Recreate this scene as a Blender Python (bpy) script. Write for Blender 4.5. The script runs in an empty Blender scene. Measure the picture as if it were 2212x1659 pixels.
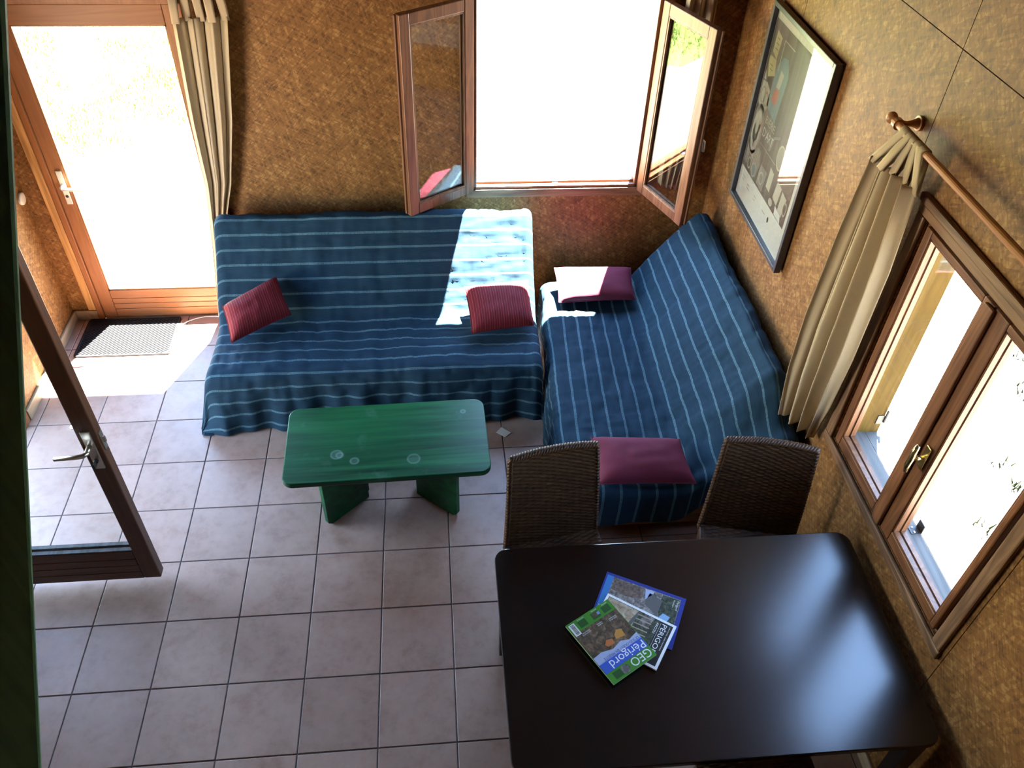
import bpy, bmesh, math, random
from mathutils import Vector, Matrix, noise
import numpy as np

S = bpy.context.scene
COL = S.collection
PI = math.pi
random.seed(7)

# ------------------------------------------------------------------ camera
cam_d = bpy.data.cameras.new('camera')
cam_d.sensor_width = 36.0
cam_d.lens = 1780.84 / 2212 * 36
cam_d.clip_start = 0.05
cam = bpy.data.objects.new('camera', cam_d)
COL.objects.link(cam)
yaw, pit, rol = math.radians(6.71892), math.radians(43.19113), math.radians(2.40310)
fwd = Vector((math.sin(yaw) * math.cos(pit), math.cos(yaw) * math.cos(pit), -math.sin(pit)))
rgt = Vector((math.cos(yaw), -math.sin(yaw), 0))
upv = rgt.cross(fwd)
r2 = rgt * math.cos(rol) + upv * math.sin(rol)
u2 = upv * math.cos(rol) - rgt * math.sin(rol)
cam.matrix_world = Matrix(((r2.x, u2.x, -fwd.x, 1.68085), (r2.y, u2.y, -fwd.y, -2.54665),
                           (r2.z, u2.z, -fwd.z, 3.55286), (0, 0, 0, 1)))
S.camera = cam

# ------------------------------------------------------------------ sky, sun, exposure
SUN_EL, SUN_AZ = math.radians(65), math.radians(-113)      # azimuth: the way the light travels
SUN_E = 350.0
SKY_E = 5.0
EXPOSURE = 0.13
W = bpy.data.worlds.new('world')
S.world = W
W.use_nodes = True
wn = W.node_tree
sky = wn.nodes.new('ShaderNodeTexSky')
sky.sky_type = 'NISHITA'
sky.sun_disc = False
sky.sun_elevation = SUN_EL
sky.sun_rotation = math.radians(23)
sky.altitude = 200
sky.air_density = 1.0
sky.dust_density = 0.0
sky.ozone_density = 3.0
bg = wn.nodes['Background']
wb = wn.nodes.new('ShaderNodeMix')          # hazy summer sky, a touch less blue
wb.data_type = 'RGBA'
wb.blend_type = 'MULTIPLY'
wb.inputs[0].default_value = 1.0
wb.inputs[7].default_value = (1.10, 1.0, 0.90, 1)
wn.links.new(sky.outputs[0], wb.inputs[6])
wn.links.new(wb.outputs[2], bg.inputs[0])
bg.inputs[1].default_value = SKY_E
sl = bpy.data.lights.new('sun', 'SUN')
sl.energy = SUN_E
sl.angle = math.radians(0.6)
sl.color = (1.0, 0.95, 0.87)
so = bpy.data.objects.new('sun', sl)
so.rotation_euler = Vector((math.cos(SUN_EL) * math.cos(SUN_AZ), math.cos(SUN_EL) * math.sin(SUN_AZ),
                            -math.sin(SUN_EL))).to_track_quat('-Z', 'Y').to_euler()
so.location = (4, 6, 8)
COL.objects.link(so)
V = S.view_settings
V.view_transform = 'Standard'
V.look = 'None'
V.exposure = EXPOSURE
V.gamma = 1.0
V.use_curve_mapping = False
S.cycles.max_bounces = 10
S.cycles.diffuse_bounces = 6
S.cycles.glossy_bounces = 4
S.cycles.transparent_max_bounces = 12
S.cycles.sample_clamp_indirect = 12.0
S.cycles.use_denoising = True
S.cycles.caustics_reflective = False
S.cycles.caustics_refractive = False


# ------------------------------------------------------------------ materials
class NT:
    """small wrapper to write node trees tersely"""
    def __init__(s, name, rough=0.6, spec=0.4):
        s.m = bpy.data.materials.new(name)
        s.m.use_nodes = True
        s.t = s.m.node_tree
        s.b = s.t.nodes['Principled BSDF']
        s.b.inputs['Roughness'].default_value = rough
        s.b.inputs['Specular IOR Level'].default_value = spec
        s.out = s.t.nodes['Material Output']

    def n(s, typ, **kw):
        nd = s.t.nodes.new('ShaderNode' + typ)
        for k, v in kw.items():
            setattr(nd, k, v)
        return nd

    def l(s, a, b):
        s.t.links.new(a, b)

    def val(s, sock, v):
        if hasattr(v, 'is_output') or hasattr(v, 'links'):
            s.l(v, sock)
        else:
            sock.default_value = v

    def math(s, op, a, b=None, c=None):
        nd = s.n('Math', operation=op)
        s.val(nd.inputs[0], a)
        if b is not None:
            s.val(nd.inputs[1], b)
        if c is not None:
            s.val(nd.inputs[2], c)
        return nd.outputs[0]

    def mix(s, f, a, b):
        nd = s.n('Mix', data_type='RGBA')
        s.val(nd.inputs[0], f)
        for sock, v in ((nd.inputs[6], a), (nd.inputs[7], b)):
            if isinstance(v, tuple):
                sock.default_value = (*v[:3], 1)
            else:
                s.l(v, sock)
        return nd.outputs[2]

    def ramp(s, f, stops):
        nd = s.n('ValToRGB')
        s.l(f, nd.inputs[0])
        el = nd.color_ramp.elements
        while len(el) < len(stops):
            el.new(0.5)
        for e, (p, c) in zip(el, stops):
            e.position = p
            e.color = (*c, 1) if isinstance(c, tuple) else (c, c, c, 1)
        return nd.outputs[0]

    def noise(s, vec, scale, detail=3, rough=0.55, dist=0.0):
        nd = s.n('TexNoise')
        s.l(vec, nd.inputs['Vector'])
        nd.inputs['Scale'].default_value = scale
        nd.inputs['Detail'].default_value = detail
        nd.inputs['Roughness'].default_value = rough
        nd.inputs['Distortion'].default_value = dist
        return nd.outputs[0]

    def coord(s, which='Object'):
        return s.n('TexCoord').outputs[which]

    def mapping(s, vec, scale=(1, 1, 1), rot=(0, 0, 0), loc=(0, 0, 0)):
        nd = s.n('Mapping')
        s.l(vec, nd.inputs[0])
        nd.inputs['Scale'].default_value = scale
        nd.inputs['Rotation'].default_value = rot
        nd.inputs['Location'].default_value = loc
        return nd.outputs[0]

    def bump(s, h, strength=0.3, dist=0.005):
        nd = s.n('Bump')
        s.l(h, nd.inputs['Height'])
        nd.inputs['Strength'].default_value = strength
        nd.inputs['Distance'].default_value = dist
        s.l(nd.outputs[0], s.b.inputs['Normal'])

    def col(s, c):
        if isinstance(c, tuple):
            s.b.inputs['Base Color'].default_value = (*c, 1)
        else:
            s.l(c, s.b.inputs['Base Color'])


def plain(name, c, rough=0.6, spec=0.4, metal=0.0, var=0.12, scale=30):
    k = NT(name, rough, spec)
    f = k.noise(k.coord(), scale, 3)
    a = tuple(x * (1 - var) for x in c)
    b = tuple(min(1, x * (1 + var)) for x in c)
    k.col(k.ramp(f, [(0.3, a), (0.7, b)]))
    k.b.inputs['Metallic'].default_value = metal
    return k.m


def osb(name, axes, light=1.0):
    k = NT(name, 0.62, 0.3)
    sep = k.n('SeparateXYZ')
    k.l(k.coord(), sep.inputs[0])
    cmb = k.n('CombineXYZ')
    k.l(sep.outputs[axes[0]], cmb.inputs[0])
    k.l(sep.outputs[axes[1]], cmb.inputs[1])
    p = cmb.outputs[0]
    base = None
    warp = k.noise(p, 6, 2)
    flakes = []
    for i, (ang, sx, sy) in enumerate(((0.5, 19, 95), (-0.75, 25, 120), (1.35, 16, 80))):
        v = k.n('TexVoronoi')
        r = k.mapping(p, (1, 1, 1), (0, 0, ang), (i * 3.1, i * 1.7, 0))
        k.l(k.mapping(r, (sx, sy, 1)), v.inputs['Vector'])
        v.inputs['Scale'].default_value = 1.0
        sp = k.n('SeparateXYZ')
        k.l(v.outputs['Color'], sp.inputs[0])
        flakes.append(sp.outputs[0])
    f = k.math('ADD', k.math('MULTIPLY', flakes[0], 0.36), k.math('MULTIPLY', flakes[1], 0.34))
    f = k.math('ADD', f, k.math('MULTIPLY', flakes[2], 0.30))
    f = k.math('ADD', k.math('MULTIPLY', f, 0.8), k.math('MULTIPLY', warp, 0.2))
    L = light
    c = k.ramp(f, [(0.20, (0.20 * L, 0.078 * L, 0.017 * L)), (0.42, (0.37 * L, 0.158 * L, 0.038 * L)),
                   (0.6, (0.43 * L, 0.190 * L, 0.048 * L)), (0.80, (0.66 * L, 0.345 * L, 0.115 * L))])
    for q, (ang, sx, sy) in enumerate(((0.9, 55, 170), (-0.4, 70, 210))):
        dk = k.noise(k.mapping(k.mapping(p, (1, 1, 1), (0, 0, ang), (q * 5.0, 0, 0)), (sx, sy, 1)), 1.0, 1)
        c = k.mix(k.ramp(dk, [(0.70, 0.0), (0.77, 0.8)]), c, (0.10 * L, 0.046 * L, 0.018 * L))
    lt = k.noise(k.mapping(k.mapping(p, (1, 1, 1), (0, 0, -0.6)), (32, 150, 1)), 1.0, 1)
    c = k.mix(k.ramp(lt, [(0.70, 0.0), (0.76, 0.5)]), c, (0.85 * L, 0.55 * L, 0.26 * L))
    k.col(c)
    k.bump(f, 0.2, 0.002)
    return k.m


def wood(name, dark, lite, axis=2, rough=0.5, spec=0.4, scale=1.0, contrast=1.0, bumpy=0.15):
    k = NT(name, rough, spec)
    sc = [38 * scale] * 3
    sc[axis] = 2.2 * scale
    p = k.mapping(k.coord(), tuple(sc))
    f1 = k.noise(p, 1.0, 5, 0.6, 0.6)
    sc2 = [9 * scale] * 3
    sc2[axis] = 0.8 * scale
    q = k.mapping(k.coord(), tuple(sc2))
    w = k.noise(q, 1.0, 3, 0.5, 1.4)
    rings = k.math('PINGPONG', k.math('MULTIPLY', w, 9.0), 1.0)
    f = k.math('ADD', k.math('MULTIPLY', f1, 0.65), k.math('MULTIPLY', rings, 0.35))
    k.col(k.ramp(f, [(0.5 - 0.22 / contrast, dark), (0.5 + 0.2 / contrast, lite)]))
    k.bump(f1, bumpy, 0.002)
    return k.m


def glass_mat(name, tint=(0.97, 0.985, 0.98), rough=0.0):
    k = NT(name)
    tr = k.n('BsdfTransparent')
    tr.inputs[0].default_value = (*tint, 1)
    gl = k.n('BsdfGlossy')
    gl.inputs['Roughness'].default_value = rough
    lw = k.n('LayerWeight')
    lw.inputs[0].default_value = 0.5
    f = k.math('POWER', lw.outputs['Facing'], 4.0)
    f = k.math('MULTIPLY_ADD', f, 0.9, 0.05)
    mx = k.n('MixShader')
    k.l(f, mx.inputs[0])
    k.l(tr.outputs[0], mx.inputs[1])
    k.l(gl.outputs[0], mx.inputs[2])
    k.l(mx.outputs[0], k.out.inputs[0])
    return k.m


def linen(name, c):
    k = NT(name, 0.9, 0.1)
    f = k.noise(k.coord(), 300, 3)
    cc = k.ramp(f, [(0.3, tuple(x * 0.94 for x in c)), (0.7, tuple(x * 1.06 for x in c))])
    k.col(cc)
    tr = k.n('BsdfTranslucent')
    tr.inputs[0].default_value = (0.50, 0.43, 0.31, 1)
    mx = k.n('MixShader')
    mx.inputs[0].default_value = 0.22
    k.l(k.b.outputs[0], mx.inputs[1])
    k.l(tr.outputs[0], mx.inputs[2])
    k.l(mx.outputs[0], k.out.inputs[0])
    return k.m


def stripe_fabric(name):
    k = NT(name, 0.85, 0.15)
    uv = k.coord('UV')
    sep = k.n('SeparateXYZ')
    k.l(uv, sep.inputs[0])
    u, v = sep.outputs[0], sep.outputs[1]
    wob = k.noise(k.mapping(uv, (5, 1.2, 1)), 1.0, 3)
    vv = k.math('ADD', v, k.math('MULTIPLY', k.math('SUBTRACT', wob, 0.5), 0.012))
    d = k.math('ABSOLUTE', k.math('SUBTRACT', k.math('FRACT', k.math('DIVIDE', vv, 0.088)), 0.5))
    d = k.math('MULTIPLY', d, 0.088)
    line = k.ramp(d, [(0.0, 1.0), (0.0062, 1.0), (0.0078, 0.0)])
    core = k.ramp(d, [(0.0, 0.45), (0.0018, 0.45), (0.0026, 1.0)])
    thread = k.noise(k.mapping(uv, (260, 40, 1)), 1.0, 2)
    thread2 = k.noise(k.mapping(uv, (18, 420, 1)), 1.0, 2)
    broad = k.noise(k.mapping(uv, (1.5, 14, 1)), 1.0, 3)
    base = k.ramp(k.math('ADD', k.math('MULTIPLY', thread2, 0.6), k.math('MULTIPLY', broad, 0.4)),
                  [(0.3, (0.0080, 0.0225, 0.038)), (0.7, (0.0155, 0.045, 0.074))])
    lite = k.ramp(thread, [(0.3, (0.055, 0.115, 0.140)), (0.65, (0.12, 0.22, 0.26))])
    f = k.math('MULTIPLY', k.math('MULTIPLY', line, core), 0.9)
    k.col(k.mix(f, base, lite))
    h = k.math('ADD', k.math('MULTIPLY', thread, 0.5), k.math('MULTIPLY', thread2, 0.5))
    k.bump(h, 0.25, 0.002)
    return k.m


def cushion_fabric(name, c1, c2, stripes=None):
    k = NT(name, 0.8, 0.2)
    uv = k.coord('UV')
    n1 = k.noise(k.mapping(uv, (300, 300, 1)), 1.0, 2)
    c = k.ramp(n1, [(0.3, c1), (0.7, c2)])
    if stripes:
        sep = k.n('SeparateXYZ')
        k.l(uv, sep.inputs[0])
        x = k.math('FRACT', k.math('MULTIPLY', sep.outputs[0], stripes))
        d = k.math('ABSOLUTE', k.math('SUBTRACT', x, 0.5))
        x2 = k.math('FRACT', k.math('MULTIPLY_ADD', sep.outputs[0], stripes * 0.5, 0.3))
        d2 = k.math('ABSOLUTE', k.math('SUBTRACT', x2, 0.5))
        c = k.mix(k.ramp(d2, [(0.10, 0.55), (0.22, 0.0)]), c, tuple(x * 0.45 for x in c1))
        c = k.mix(k.ramp(d, [(0.06, 0.55), (0.11, 0.0)]), c, (0.27, 0.10, 0.08))
    k.col(c)
    k.bump(n1, 0.15, 0.002)
    return k.m


def tile_mat():
    k = NT('terracotta_tile', 0.42, 0.4)
    oi = k.n('ObjectInfo')
    p = k.n('VectorMath', operation='ADD')
    k.l(k.coord(), p.inputs[0])
    k.l(k.math('MULTIPLY', oi.outputs['Random'], 37.0), p.inputs[1])
    p = p.outputs[0]
    a = k.noise(p, 7, 6, 0.6, 0.3)
    b = k.noise(p, 26, 4, 0.65)
    f = k.math('ADD', k.math('MULTIPLY', a, 0.6), k.math('MULTIPLY', b, 0.4))
    c = k.ramp(f, [(0.32, (0.300, 0.182, 0.128)), (0.5, (0.390, 0.254, 0.188)), (0.68, (0.430, 0.290, 0.220))])
    sp = k.noise(p, 95, 2)
    c = k.mix(k.ramp(sp, [(0.74, 0.0), (0.80, 0.5)]), c, (0.2, 0.15, 0.13))
    tint = k.math('MULTIPLY_ADD', oi.outputs['Random'], 0.12, 0.94)
    hs = k.n('HueSaturation')
    k.l(c, hs.inputs['Color'])
    k.l(tint, hs.inputs['Value'])
    k.col(hs.outputs[0])
    k.bump(b, 0.12, 0.002)
    k.l(k.ramp(b, [(0.3, 0.34), (0.7, 0.5)]), k.b.inputs['Roughness'])
    return k.m


def green_table_mat():
    k = NT('green_stained_wood', 0.3, 0.28)
    p = k.mapping(k.coord(), (1.6, 26, 26))
    f1 = k.noise(p, 1.0, 6, 0.6, 0.5)
    q = k.mapping(k.coord(), (0.7, 7, 7))
    w = k.noise(q, 1.0, 3, 0.5, 0.8)
    f = k.math('ADD', k.math('MULTIPLY', f1, 0.5), k.math('MULTIPLY', w, 0.5))
    c = k.ramp(f, [(0.34, (0.001, 0.022, 0.010)), (0.5, (0.0025, 0.070, 0.024)), (0.66, (0.007, 0.120, 0.034))])
    wear = k.noise(k.coord(), 5.0, 4, 0.6)
    c = k.mix(k.ramp(wear, [(0.60, 0.0), (0.75, 0.30)]), c, (0.10, 0.22, 0.17))
    # pale rings left by glasses
    co = k.coord()
    for (x, y, r) in ((-0.255, -0.085, 0.028), (-0.165, -0.135, 0.02), (0.13, -0.145, 0.03), (0.40, 0.17, 0.012), (-0.24, -0.09, 0.017)):
        vd = k.n('VectorMath', operation='DISTANCE')
        mp = k.mapping(co, (1, 1, 0))
        k.l(mp, vd.inputs[0])
        vd.inputs[1].default_value = (x, y, 0)
        d = k.math('ABSOLUTE', k.math('SUBTRACT', vd.outputs['Value'], r))
        ring = k.ramp(d, [(0.0, 0.34), (0.006, 0.0)])
        disc = k.ramp(vd.outputs['Value'], [(r * 0.8, 0.12), (r * 1.05, 0.0)])
        c = k.mix(k.math('ADD', ring, disc), c, (0.22, 0.33, 0.29))
    k.col(c)
    k.bump(f1, 0.12, 0.002)
    k.l(k.ramp(f1, [(0.3, 0.30), (0.7, 0.42)]), k.b.inputs['Roughness'])
    return k.m


def wicker_mat():
    k = NT('brown_wicker', 0.5, 0.22)
    f = k.noise(k.coord(), 60, 3)
    g = k.noise(k.mapping(k.coord(), (8, 8, 90)), 1.0, 2)
    k.col(k.ramp(k.math('ADD', k.math('MULTIPLY', f, 0.5), k.math('MULTIPLY', g, 0.5)),
                 [(0.32, (0.020, 0.0075, 0.0025)), (0.55, (0.055, 0.0220, 0.0075)), (0.72, (0.100, 0.044, 0.016))]))
    return k.m


def gravel_mat():
    k = NT('pale_gravel', 0.9, 0.2)
    p = k.coord()
    v = k.n('TexVoronoi')
    k.l(p, v.inputs['Vector'])
    v.inputs['Scale'].default_value = 45
    s3 = k.n('SeparateXYZ')
    k.l(v.outputs['Color'], s3.inputs[0])
    k.col(k.ramp(s3.outputs[0], [(0.0, (0.155, 0.14, 0.115)), (0.5, (0.215, 0.195, 0.16)), (1.0, (0.28, 0.26, 0.215))]))
    k.bump(v.outputs['Distance'], 0.6, 0.02)
    return k.m


M = {}
M['osb_back'] = osb('osb_board_back', (0, 2), 0.47)
M['osb_side'] = osb('osb_board_side', (1, 2), 0.47)
M['pine'] = wood('varnished_pine', (0.34, 0.17, 0.055), (0.62, 0.36, 0.14), 2, 0.45)
M['oak_v'] = wood('stained_oak_upright', (0.11, 0.040, 0.016), (0.21, 0.084, 0.034), 2, 0.42, scale=1.2)
M['oak_x'] = wood('stained_oak_across', (0.11, 0.040, 0.016), (0.21, 0.084, 0.034), 0, 0.42, scale=1.2)
M['oak_y'] = wood('stained_oak_along', (0.11, 0.040, 0.016), (0.21, 0.084, 0.034), 1, 0.42, scale=1.2)
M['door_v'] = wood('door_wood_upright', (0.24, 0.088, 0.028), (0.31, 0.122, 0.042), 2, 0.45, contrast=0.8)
M['door_x'] = wood('door_wood_across', (0.24, 0.088, 0.028), (0.31, 0.122, 0.042), 0, 0.45, contrast=0.8)
M['trim_x'] = wood('trim_wood_across', (0.105, 0.050, 0.024), (0.22, 0.115, 0.056), 0, 0.55, contrast=1.2)
M['trim_y'] = wood('trim_wood_along', (0.105, 0.050, 0.024), (0.22, 0.115, 0.056), 1, 0.55, contrast=1.2)
M['trim_v'] = wood('trim_wood_upright', (0.105, 0.050, 0.024), (0.22, 0.115, 0.056), 2, 0.55, contrast=1.2)
M['dark_v'] = wood('dark_brown_upright', (0.060, 0.023, 0.012), (0.105, 0.042, 0.022), 2, 0.42, scale=1.2)  # darker brown than the oak, used for the open door leaf
M['dark_x'] = wood('dark_brown_across', (0.060, 0.023, 0.012), (0.105, 0.042, 0.022), 0, 0.42, scale=1.2)
M['skirting'] = wood('pale_skirting_wood', (0.26, 0.19, 0.115), (0.36, 0.275, 0.17), 1, 0.5)
M['sill'] = wood('weathered_sill', (0.060, 0.054, 0.046), (0.11, 0.10, 0.088), 1, 0.7)
M['reveal'] = wood('yellow_pine_reveal', (0.055, 0.029, 0.003), (0.085, 0.048, 0.006), 2, 0.8, 0.1)
M['rod'] = wood('rod_wood', (0.34, 0.135, 0.045), (0.50, 0.23, 0.09), 1, 0.35)
M['tile'] = tile_mat()
M['grout'] = plain('dark_grout', (0.105, 0.085, 0.08), 0.9, 0.1, var=0.25, scale=60)
M['fabric'] = stripe_fabric('blue_striped_cotton')
M['red'] = cushion_fabric('red_corduroy', (0.13, 0.0060, 0.012), (0.18, 0.012, 0.018), 26)
M['mauve'] = cushion_fabric('mauve_cotton', (0.14, 0.023, 0.044), (0.18, 0.034, 0.060))
M['curtain'] = linen('beige_linen', (0.50, 0.395, 0.265))
M['glass'] = glass_mat('window_glass')
M['green'] = green_table_mat()
M['black'] = wood('black_brown_veneer', (0.0030, 0.0016, 0.0014), (0.006, 0.0035, 0.003), 0, 0.24, 0.72, bumpy=0.04)
M['wicker'] = wicker_mat()
M['white'] = plain('cream_enamel', (0.74, 0.68, 0.56), 0.4, 0.4, var=0.03)
M['steel'] = plain('brushed_steel', (0.62, 0.60, 0.56), 0.3, 0.5, 1.0, var=0.05)
M['brass'] = plain('polished_brass', (0.75, 0.60, 0.28), 0.25, 0.5, 1.0, var=0.05)
M['darkmetal'] = plain('dark_metal', (0.05, 0.05, 0.05), 0.4, 0.5, 0.6, var=0.1)
M['rubber'] = plain('black_rubber', (0.013, 0.012, 0.014), 0.6, 0.25, var=0.2)
M['frame'] = plain('charcoal_frame', (0.050, 0.048, 0.058), 0.4, 0.4, var=0.1)
M['greenpost'] = wood('dark_green_paint', (0.040, 0.120, 0.080), (0.062, 0.165, 0.115), 2, 0.6, bumpy=0.3)
M['gravel'] = gravel_mat()
M['grassmat'] = plain('green_grass', (0.14, 0.205, 0.045), 0.8, 0.2, var=0.6, scale=16)
M['weedmat'] = plain('dark_green_weeds', (0.006, 0.0105, 0.0015), 0.9, 0.05, var=0.4, scale=20)
M['render'] = plain('painted_ceiling', (0.08, 0.05, 0.028), 0.8, 0.2, var=0.15, scale=5)
M['cable'] = plain('white_cable', (0.75, 0.72, 0.68), 0.5, 0.3, var=0.02)


# ------------------------------------------------------------------ mesh helpers
class MB:
    def __init__(s):
        s.v, s.f, s.uv = [], [], []

    def box(s, x0, x1, y0, y1, z0, z1, T=None):
        b = len(s.v)
        for p in ((x0, y0, z0), (x1, y0, z0), (x1, y1, z0), (x0, y1, z0),
                  (x0, y0, z1), (x1, y0, z1), (x1, y1, z1), (x0, y1, z1)):
            p = Vector(p)
            s.v.append(T @ p if T else p)
        for f in ((3, 2, 1, 0), (4, 5, 6, 7), (0, 1, 5, 4), (1, 2, 6, 5), (2, 3, 7, 6), (3, 0, 4, 7)):
            s.f.append(tuple(b + i for i in f))
        return s

    def prism(s, pts, z0, z1, T=None):
        """pts counter-clockwise in xy"""
        b, n = len(s.v), len(pts)
        for z in (z0, z1):
            for x, y in pts:
                p = Vector((x, y, z))
                s.v.append(T @ p if T else p)
        s.f.append(tuple(b + i for i in reversed(range(n))))
        s.f.append(tuple(b + n + i for i in range(n)))
        for i in range(n):
            j = (i + 1) % n
            s.f.append((b + i, b + j, b + n + j, b + n + i))
        return s

    def tube(s, path, r, n=10, cap=True):
        b = len(s.v)
        path = [Vector(p) for p in path]
        rr = r if isinstance(r, (list, tuple)) else [r] * len(path)
        prev = None
        for i, p in enumerate(path):
            d = (path[min(i + 1, len(path) - 1)] - path[max(i - 1, 0)]).normalized()
            if prev is None:
                a = d.orthogonal().normalized()
            else:
                a = (prev - d * prev.dot(d)).normalized()
            prev = a
            c = d.cross(a)
            for k in range(n):
                t = 2 * PI * k / n
                s.v.append(p + (a * math.cos(t) + c * math.sin(t)) * rr[i])
        for i in range(len(path) - 1):
            for k in range(n):
                k2 = (k + 1) % n
                s.f.append((b + i * n + k, b + i * n + k2, b + (i + 1) * n + k2, b + (i + 1) * n + k))
        if cap:
            s.f.append(tuple(b + k for k in reversed(range(n))))
            e = b + (len(path) - 1) * n
            s.f.append(tuple(e + k for k in range(n)))
        return s

    def sphere(s, c, r, n=14, m=8, sc=(1, 1, 1)):
        b = len(s.v)
        c = Vector(c)
        s.v.append(c + Vector((0, 0, r * sc[2])))
        for i in range(1, m):
            a = PI * i / m
            for k in range(n):
                t = 2 * PI * k / n
                s.v.append(c + Vector((r * sc[0] * math.sin(a) * math.cos(t), r * sc[1] * math.sin(a) * math.sin(t), r * sc[2] * math.cos(a))))
        s.v.append(c - Vector((0, 0, r * sc[2])))
        for k in range(n):
            s.f.append((b, b + 1 + k, b + 1 + (k + 1) % n))
        for i in range(m - 2):
            for k in range(n):
                k2 = (k + 1) % n
                s.f.append((b + 1 + i * n + k, b + 1 + (i + 1) * n + k, b + 1 + (i + 1) * n + k2, b + 1 + i * n + k2))
        e = len(s.v) - 1
        o = b + 1 + (m - 2) * n
        for k in range(n):
            s.f.append((o + k, e, o + (k + 1) % n))
        return s

    def grid(s, nu, nv, fn, uvfn=None, flip=False):
        """fn(i, j) -> point, for i in 0..nu, j in 0..nv"""
        b = len(s.v)
        for i in range(nu + 1):
            for j in range(nv + 1):
                s.v.append(Vector(fn(i, j)))
                if uvfn:
                    s.uv.append(uvfn(i, j))
        w = nv + 1
        for i in range(nu):
            for j in range(nv):
                q = (b + i * w + j, b + (i + 1) * w + j, b + (i + 1) * w + j + 1, b + i * w + j + 1)
                s.f.append(q[::-1] if flip else q)
        return s


def obj(name, mb, mat, parent=None, smooth=False, bevel=0.0, kind=None, label=None, origin=None, solid=0.0):
    """links mb as ONE mesh object; vertices are in the parent's own frame"""
    me = bpy.data.meshes.new(name)
    vs = mb.v
    if origin is not None:
        o = Vector(origin)
        vs = [p - o for p in vs]
    me.from_pydata([tuple(p) for p in vs], [], mb.f)
    if mb.uv:
        ul = me.uv_layers.new(name='UVMap')
        for lp in me.loops:
            ul.data[lp.index].uv = mb.uv[lp.vertex_index]
    me.materials.append(M[mat] if isinstance(mat, str) else mat)
    if smooth:
        me.polygons.foreach_set('use_smooth', [True] * len(me.polygons))
    me.update()
    ob = bpy.data.objects.new(name, me)
    COL.objects.link(ob)
    if parent is not None:
        ob.parent = parent
    if origin is not None:
        ob.location = origin
    if bevel:
        md = ob.modifiers.new('bevel', 'BEVEL')
        md.width = bevel
        md.segments = 2
        md.limit_method = 'ANGLE'
    if solid:
        md = ob.modifiers.new('solid', 'SOLIDIFY')
        md.thickness = solid
        md.offset = 0
    if kind:
        ob['kind'] = kind
    if label:
        ob['label'] = label
    return ob


def tag(o, label=None, cat=None, group=None, kind=None):
    for k, v in (('label', label), ('category', cat), ('group', group), ('kind', kind)):
        if v:
            o[k] = v
    return o


def thing(name, label, cat, loc=(0, 0, 0), rz=0.0, group=None):
    o = bpy.data.objects.new(name, None)
    COL.objects.link(o)
    o.location = loc
    o.rotation_euler = (0, 0, rz)
    o.empty_display_size = 0.1
    return tag(o, label, cat, group)


def struct(name, label):
    o = bpy.data.objects.new(name, None)
    COL.objects.link(o)
    o.empty_display_size = 0.1
    o['kind'] = 'structure'
    if label:
        o['label'] = label
    return o


def panel(mb, us, vs, holes, to3, d):
    """flat board with rectangular holes: u/v extents, to3(u, v, w) -> point, thickness d along w"""
    U = sorted(set([us[0], us[1]] + [x for h in holes for x in h[:2] if us[0] < x < us[1]]))
    Vv = sorted(set([vs[0], vs[1]] + [x for h in holes for x in h[2:] if vs[0] < x < vs[1]]))
    solid = {}
    for i in range(len(U) - 1):
        for j in range(len(Vv) - 1):
            cu, cv = (U[i] + U[i + 1]) / 2, (Vv[j] + Vv[j + 1]) / 2
            solid[i, j] = not any(h[0] < cu < h[1] and h[2] < cv < h[3] for h in holes)
    idx = {}

    def vert(i, j, w):
        key = (i, j, w)
        if key not in idx:
            idx[key] = len(mb.v)
            mb.v.append(Vector(to3(U[i], Vv[j], w)))
        return idx[key]
    for (i, j), ok in solid.items():
        if not ok:
            continue
        mb.f.append((vert(i, j, 0), vert(i + 1, j, 0), vert(i + 1, j + 1, 0), vert(i, j + 1, 0)))
        mb.f.append((vert(i, j + 1, d), vert(i + 1, j + 1, d), vert(i + 1, j, d), vert(i, j, d)))
        for di, dj, a, b in ((0, -1, (i, j), (i + 1, j)), (1, 0, (i + 1, j), (i + 1, j + 1)),
                             (0, 1, (i + 1, j + 1), (i, j + 1)), (-1, 0, (i, j + 1), (i, j))):
            if not solid.get((i + di, j + dj), False):
                mb.f.append((vert(*b, 0), vert(*a, 0), vert(*a, d), vert(*b, d)))
    return mb


_font_cache = {}


def text_faces(s, size):
    key = (s, size)
    if key in _font_cache:
        return _font_cache[key]
    cu = bpy.data.curves.new('lettering', 'FONT')
    cu.body = s
    cu.size = size
    cu.resolution_u = 3
    o = bpy.data.objects.new('lettering', cu)
    COL.objects.link(o)
    bpy.context.view_layer.update()
    me = bpy.data.meshes.new_from_object(o.evaluated_get(bpy.context.evaluated_depsgraph_get()))
    vs = [(v.co.x, v.co.y) for v in me.vertices]
    fs = [tuple(p.vertices) for p in me.polygons]
    bpy.data.objects.remove(o)
    bpy.data.meshes.remove(me)
    bpy.data.curves.remove(cu)
    w = max(v[0] for v in vs)
    x0 = min(v[0] for v in vs)
    vs = [(x - x0, y) for x, y in vs]
    _font_cache[key] = (vs, fs, w - x0)
    return _font_cache[key]


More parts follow.
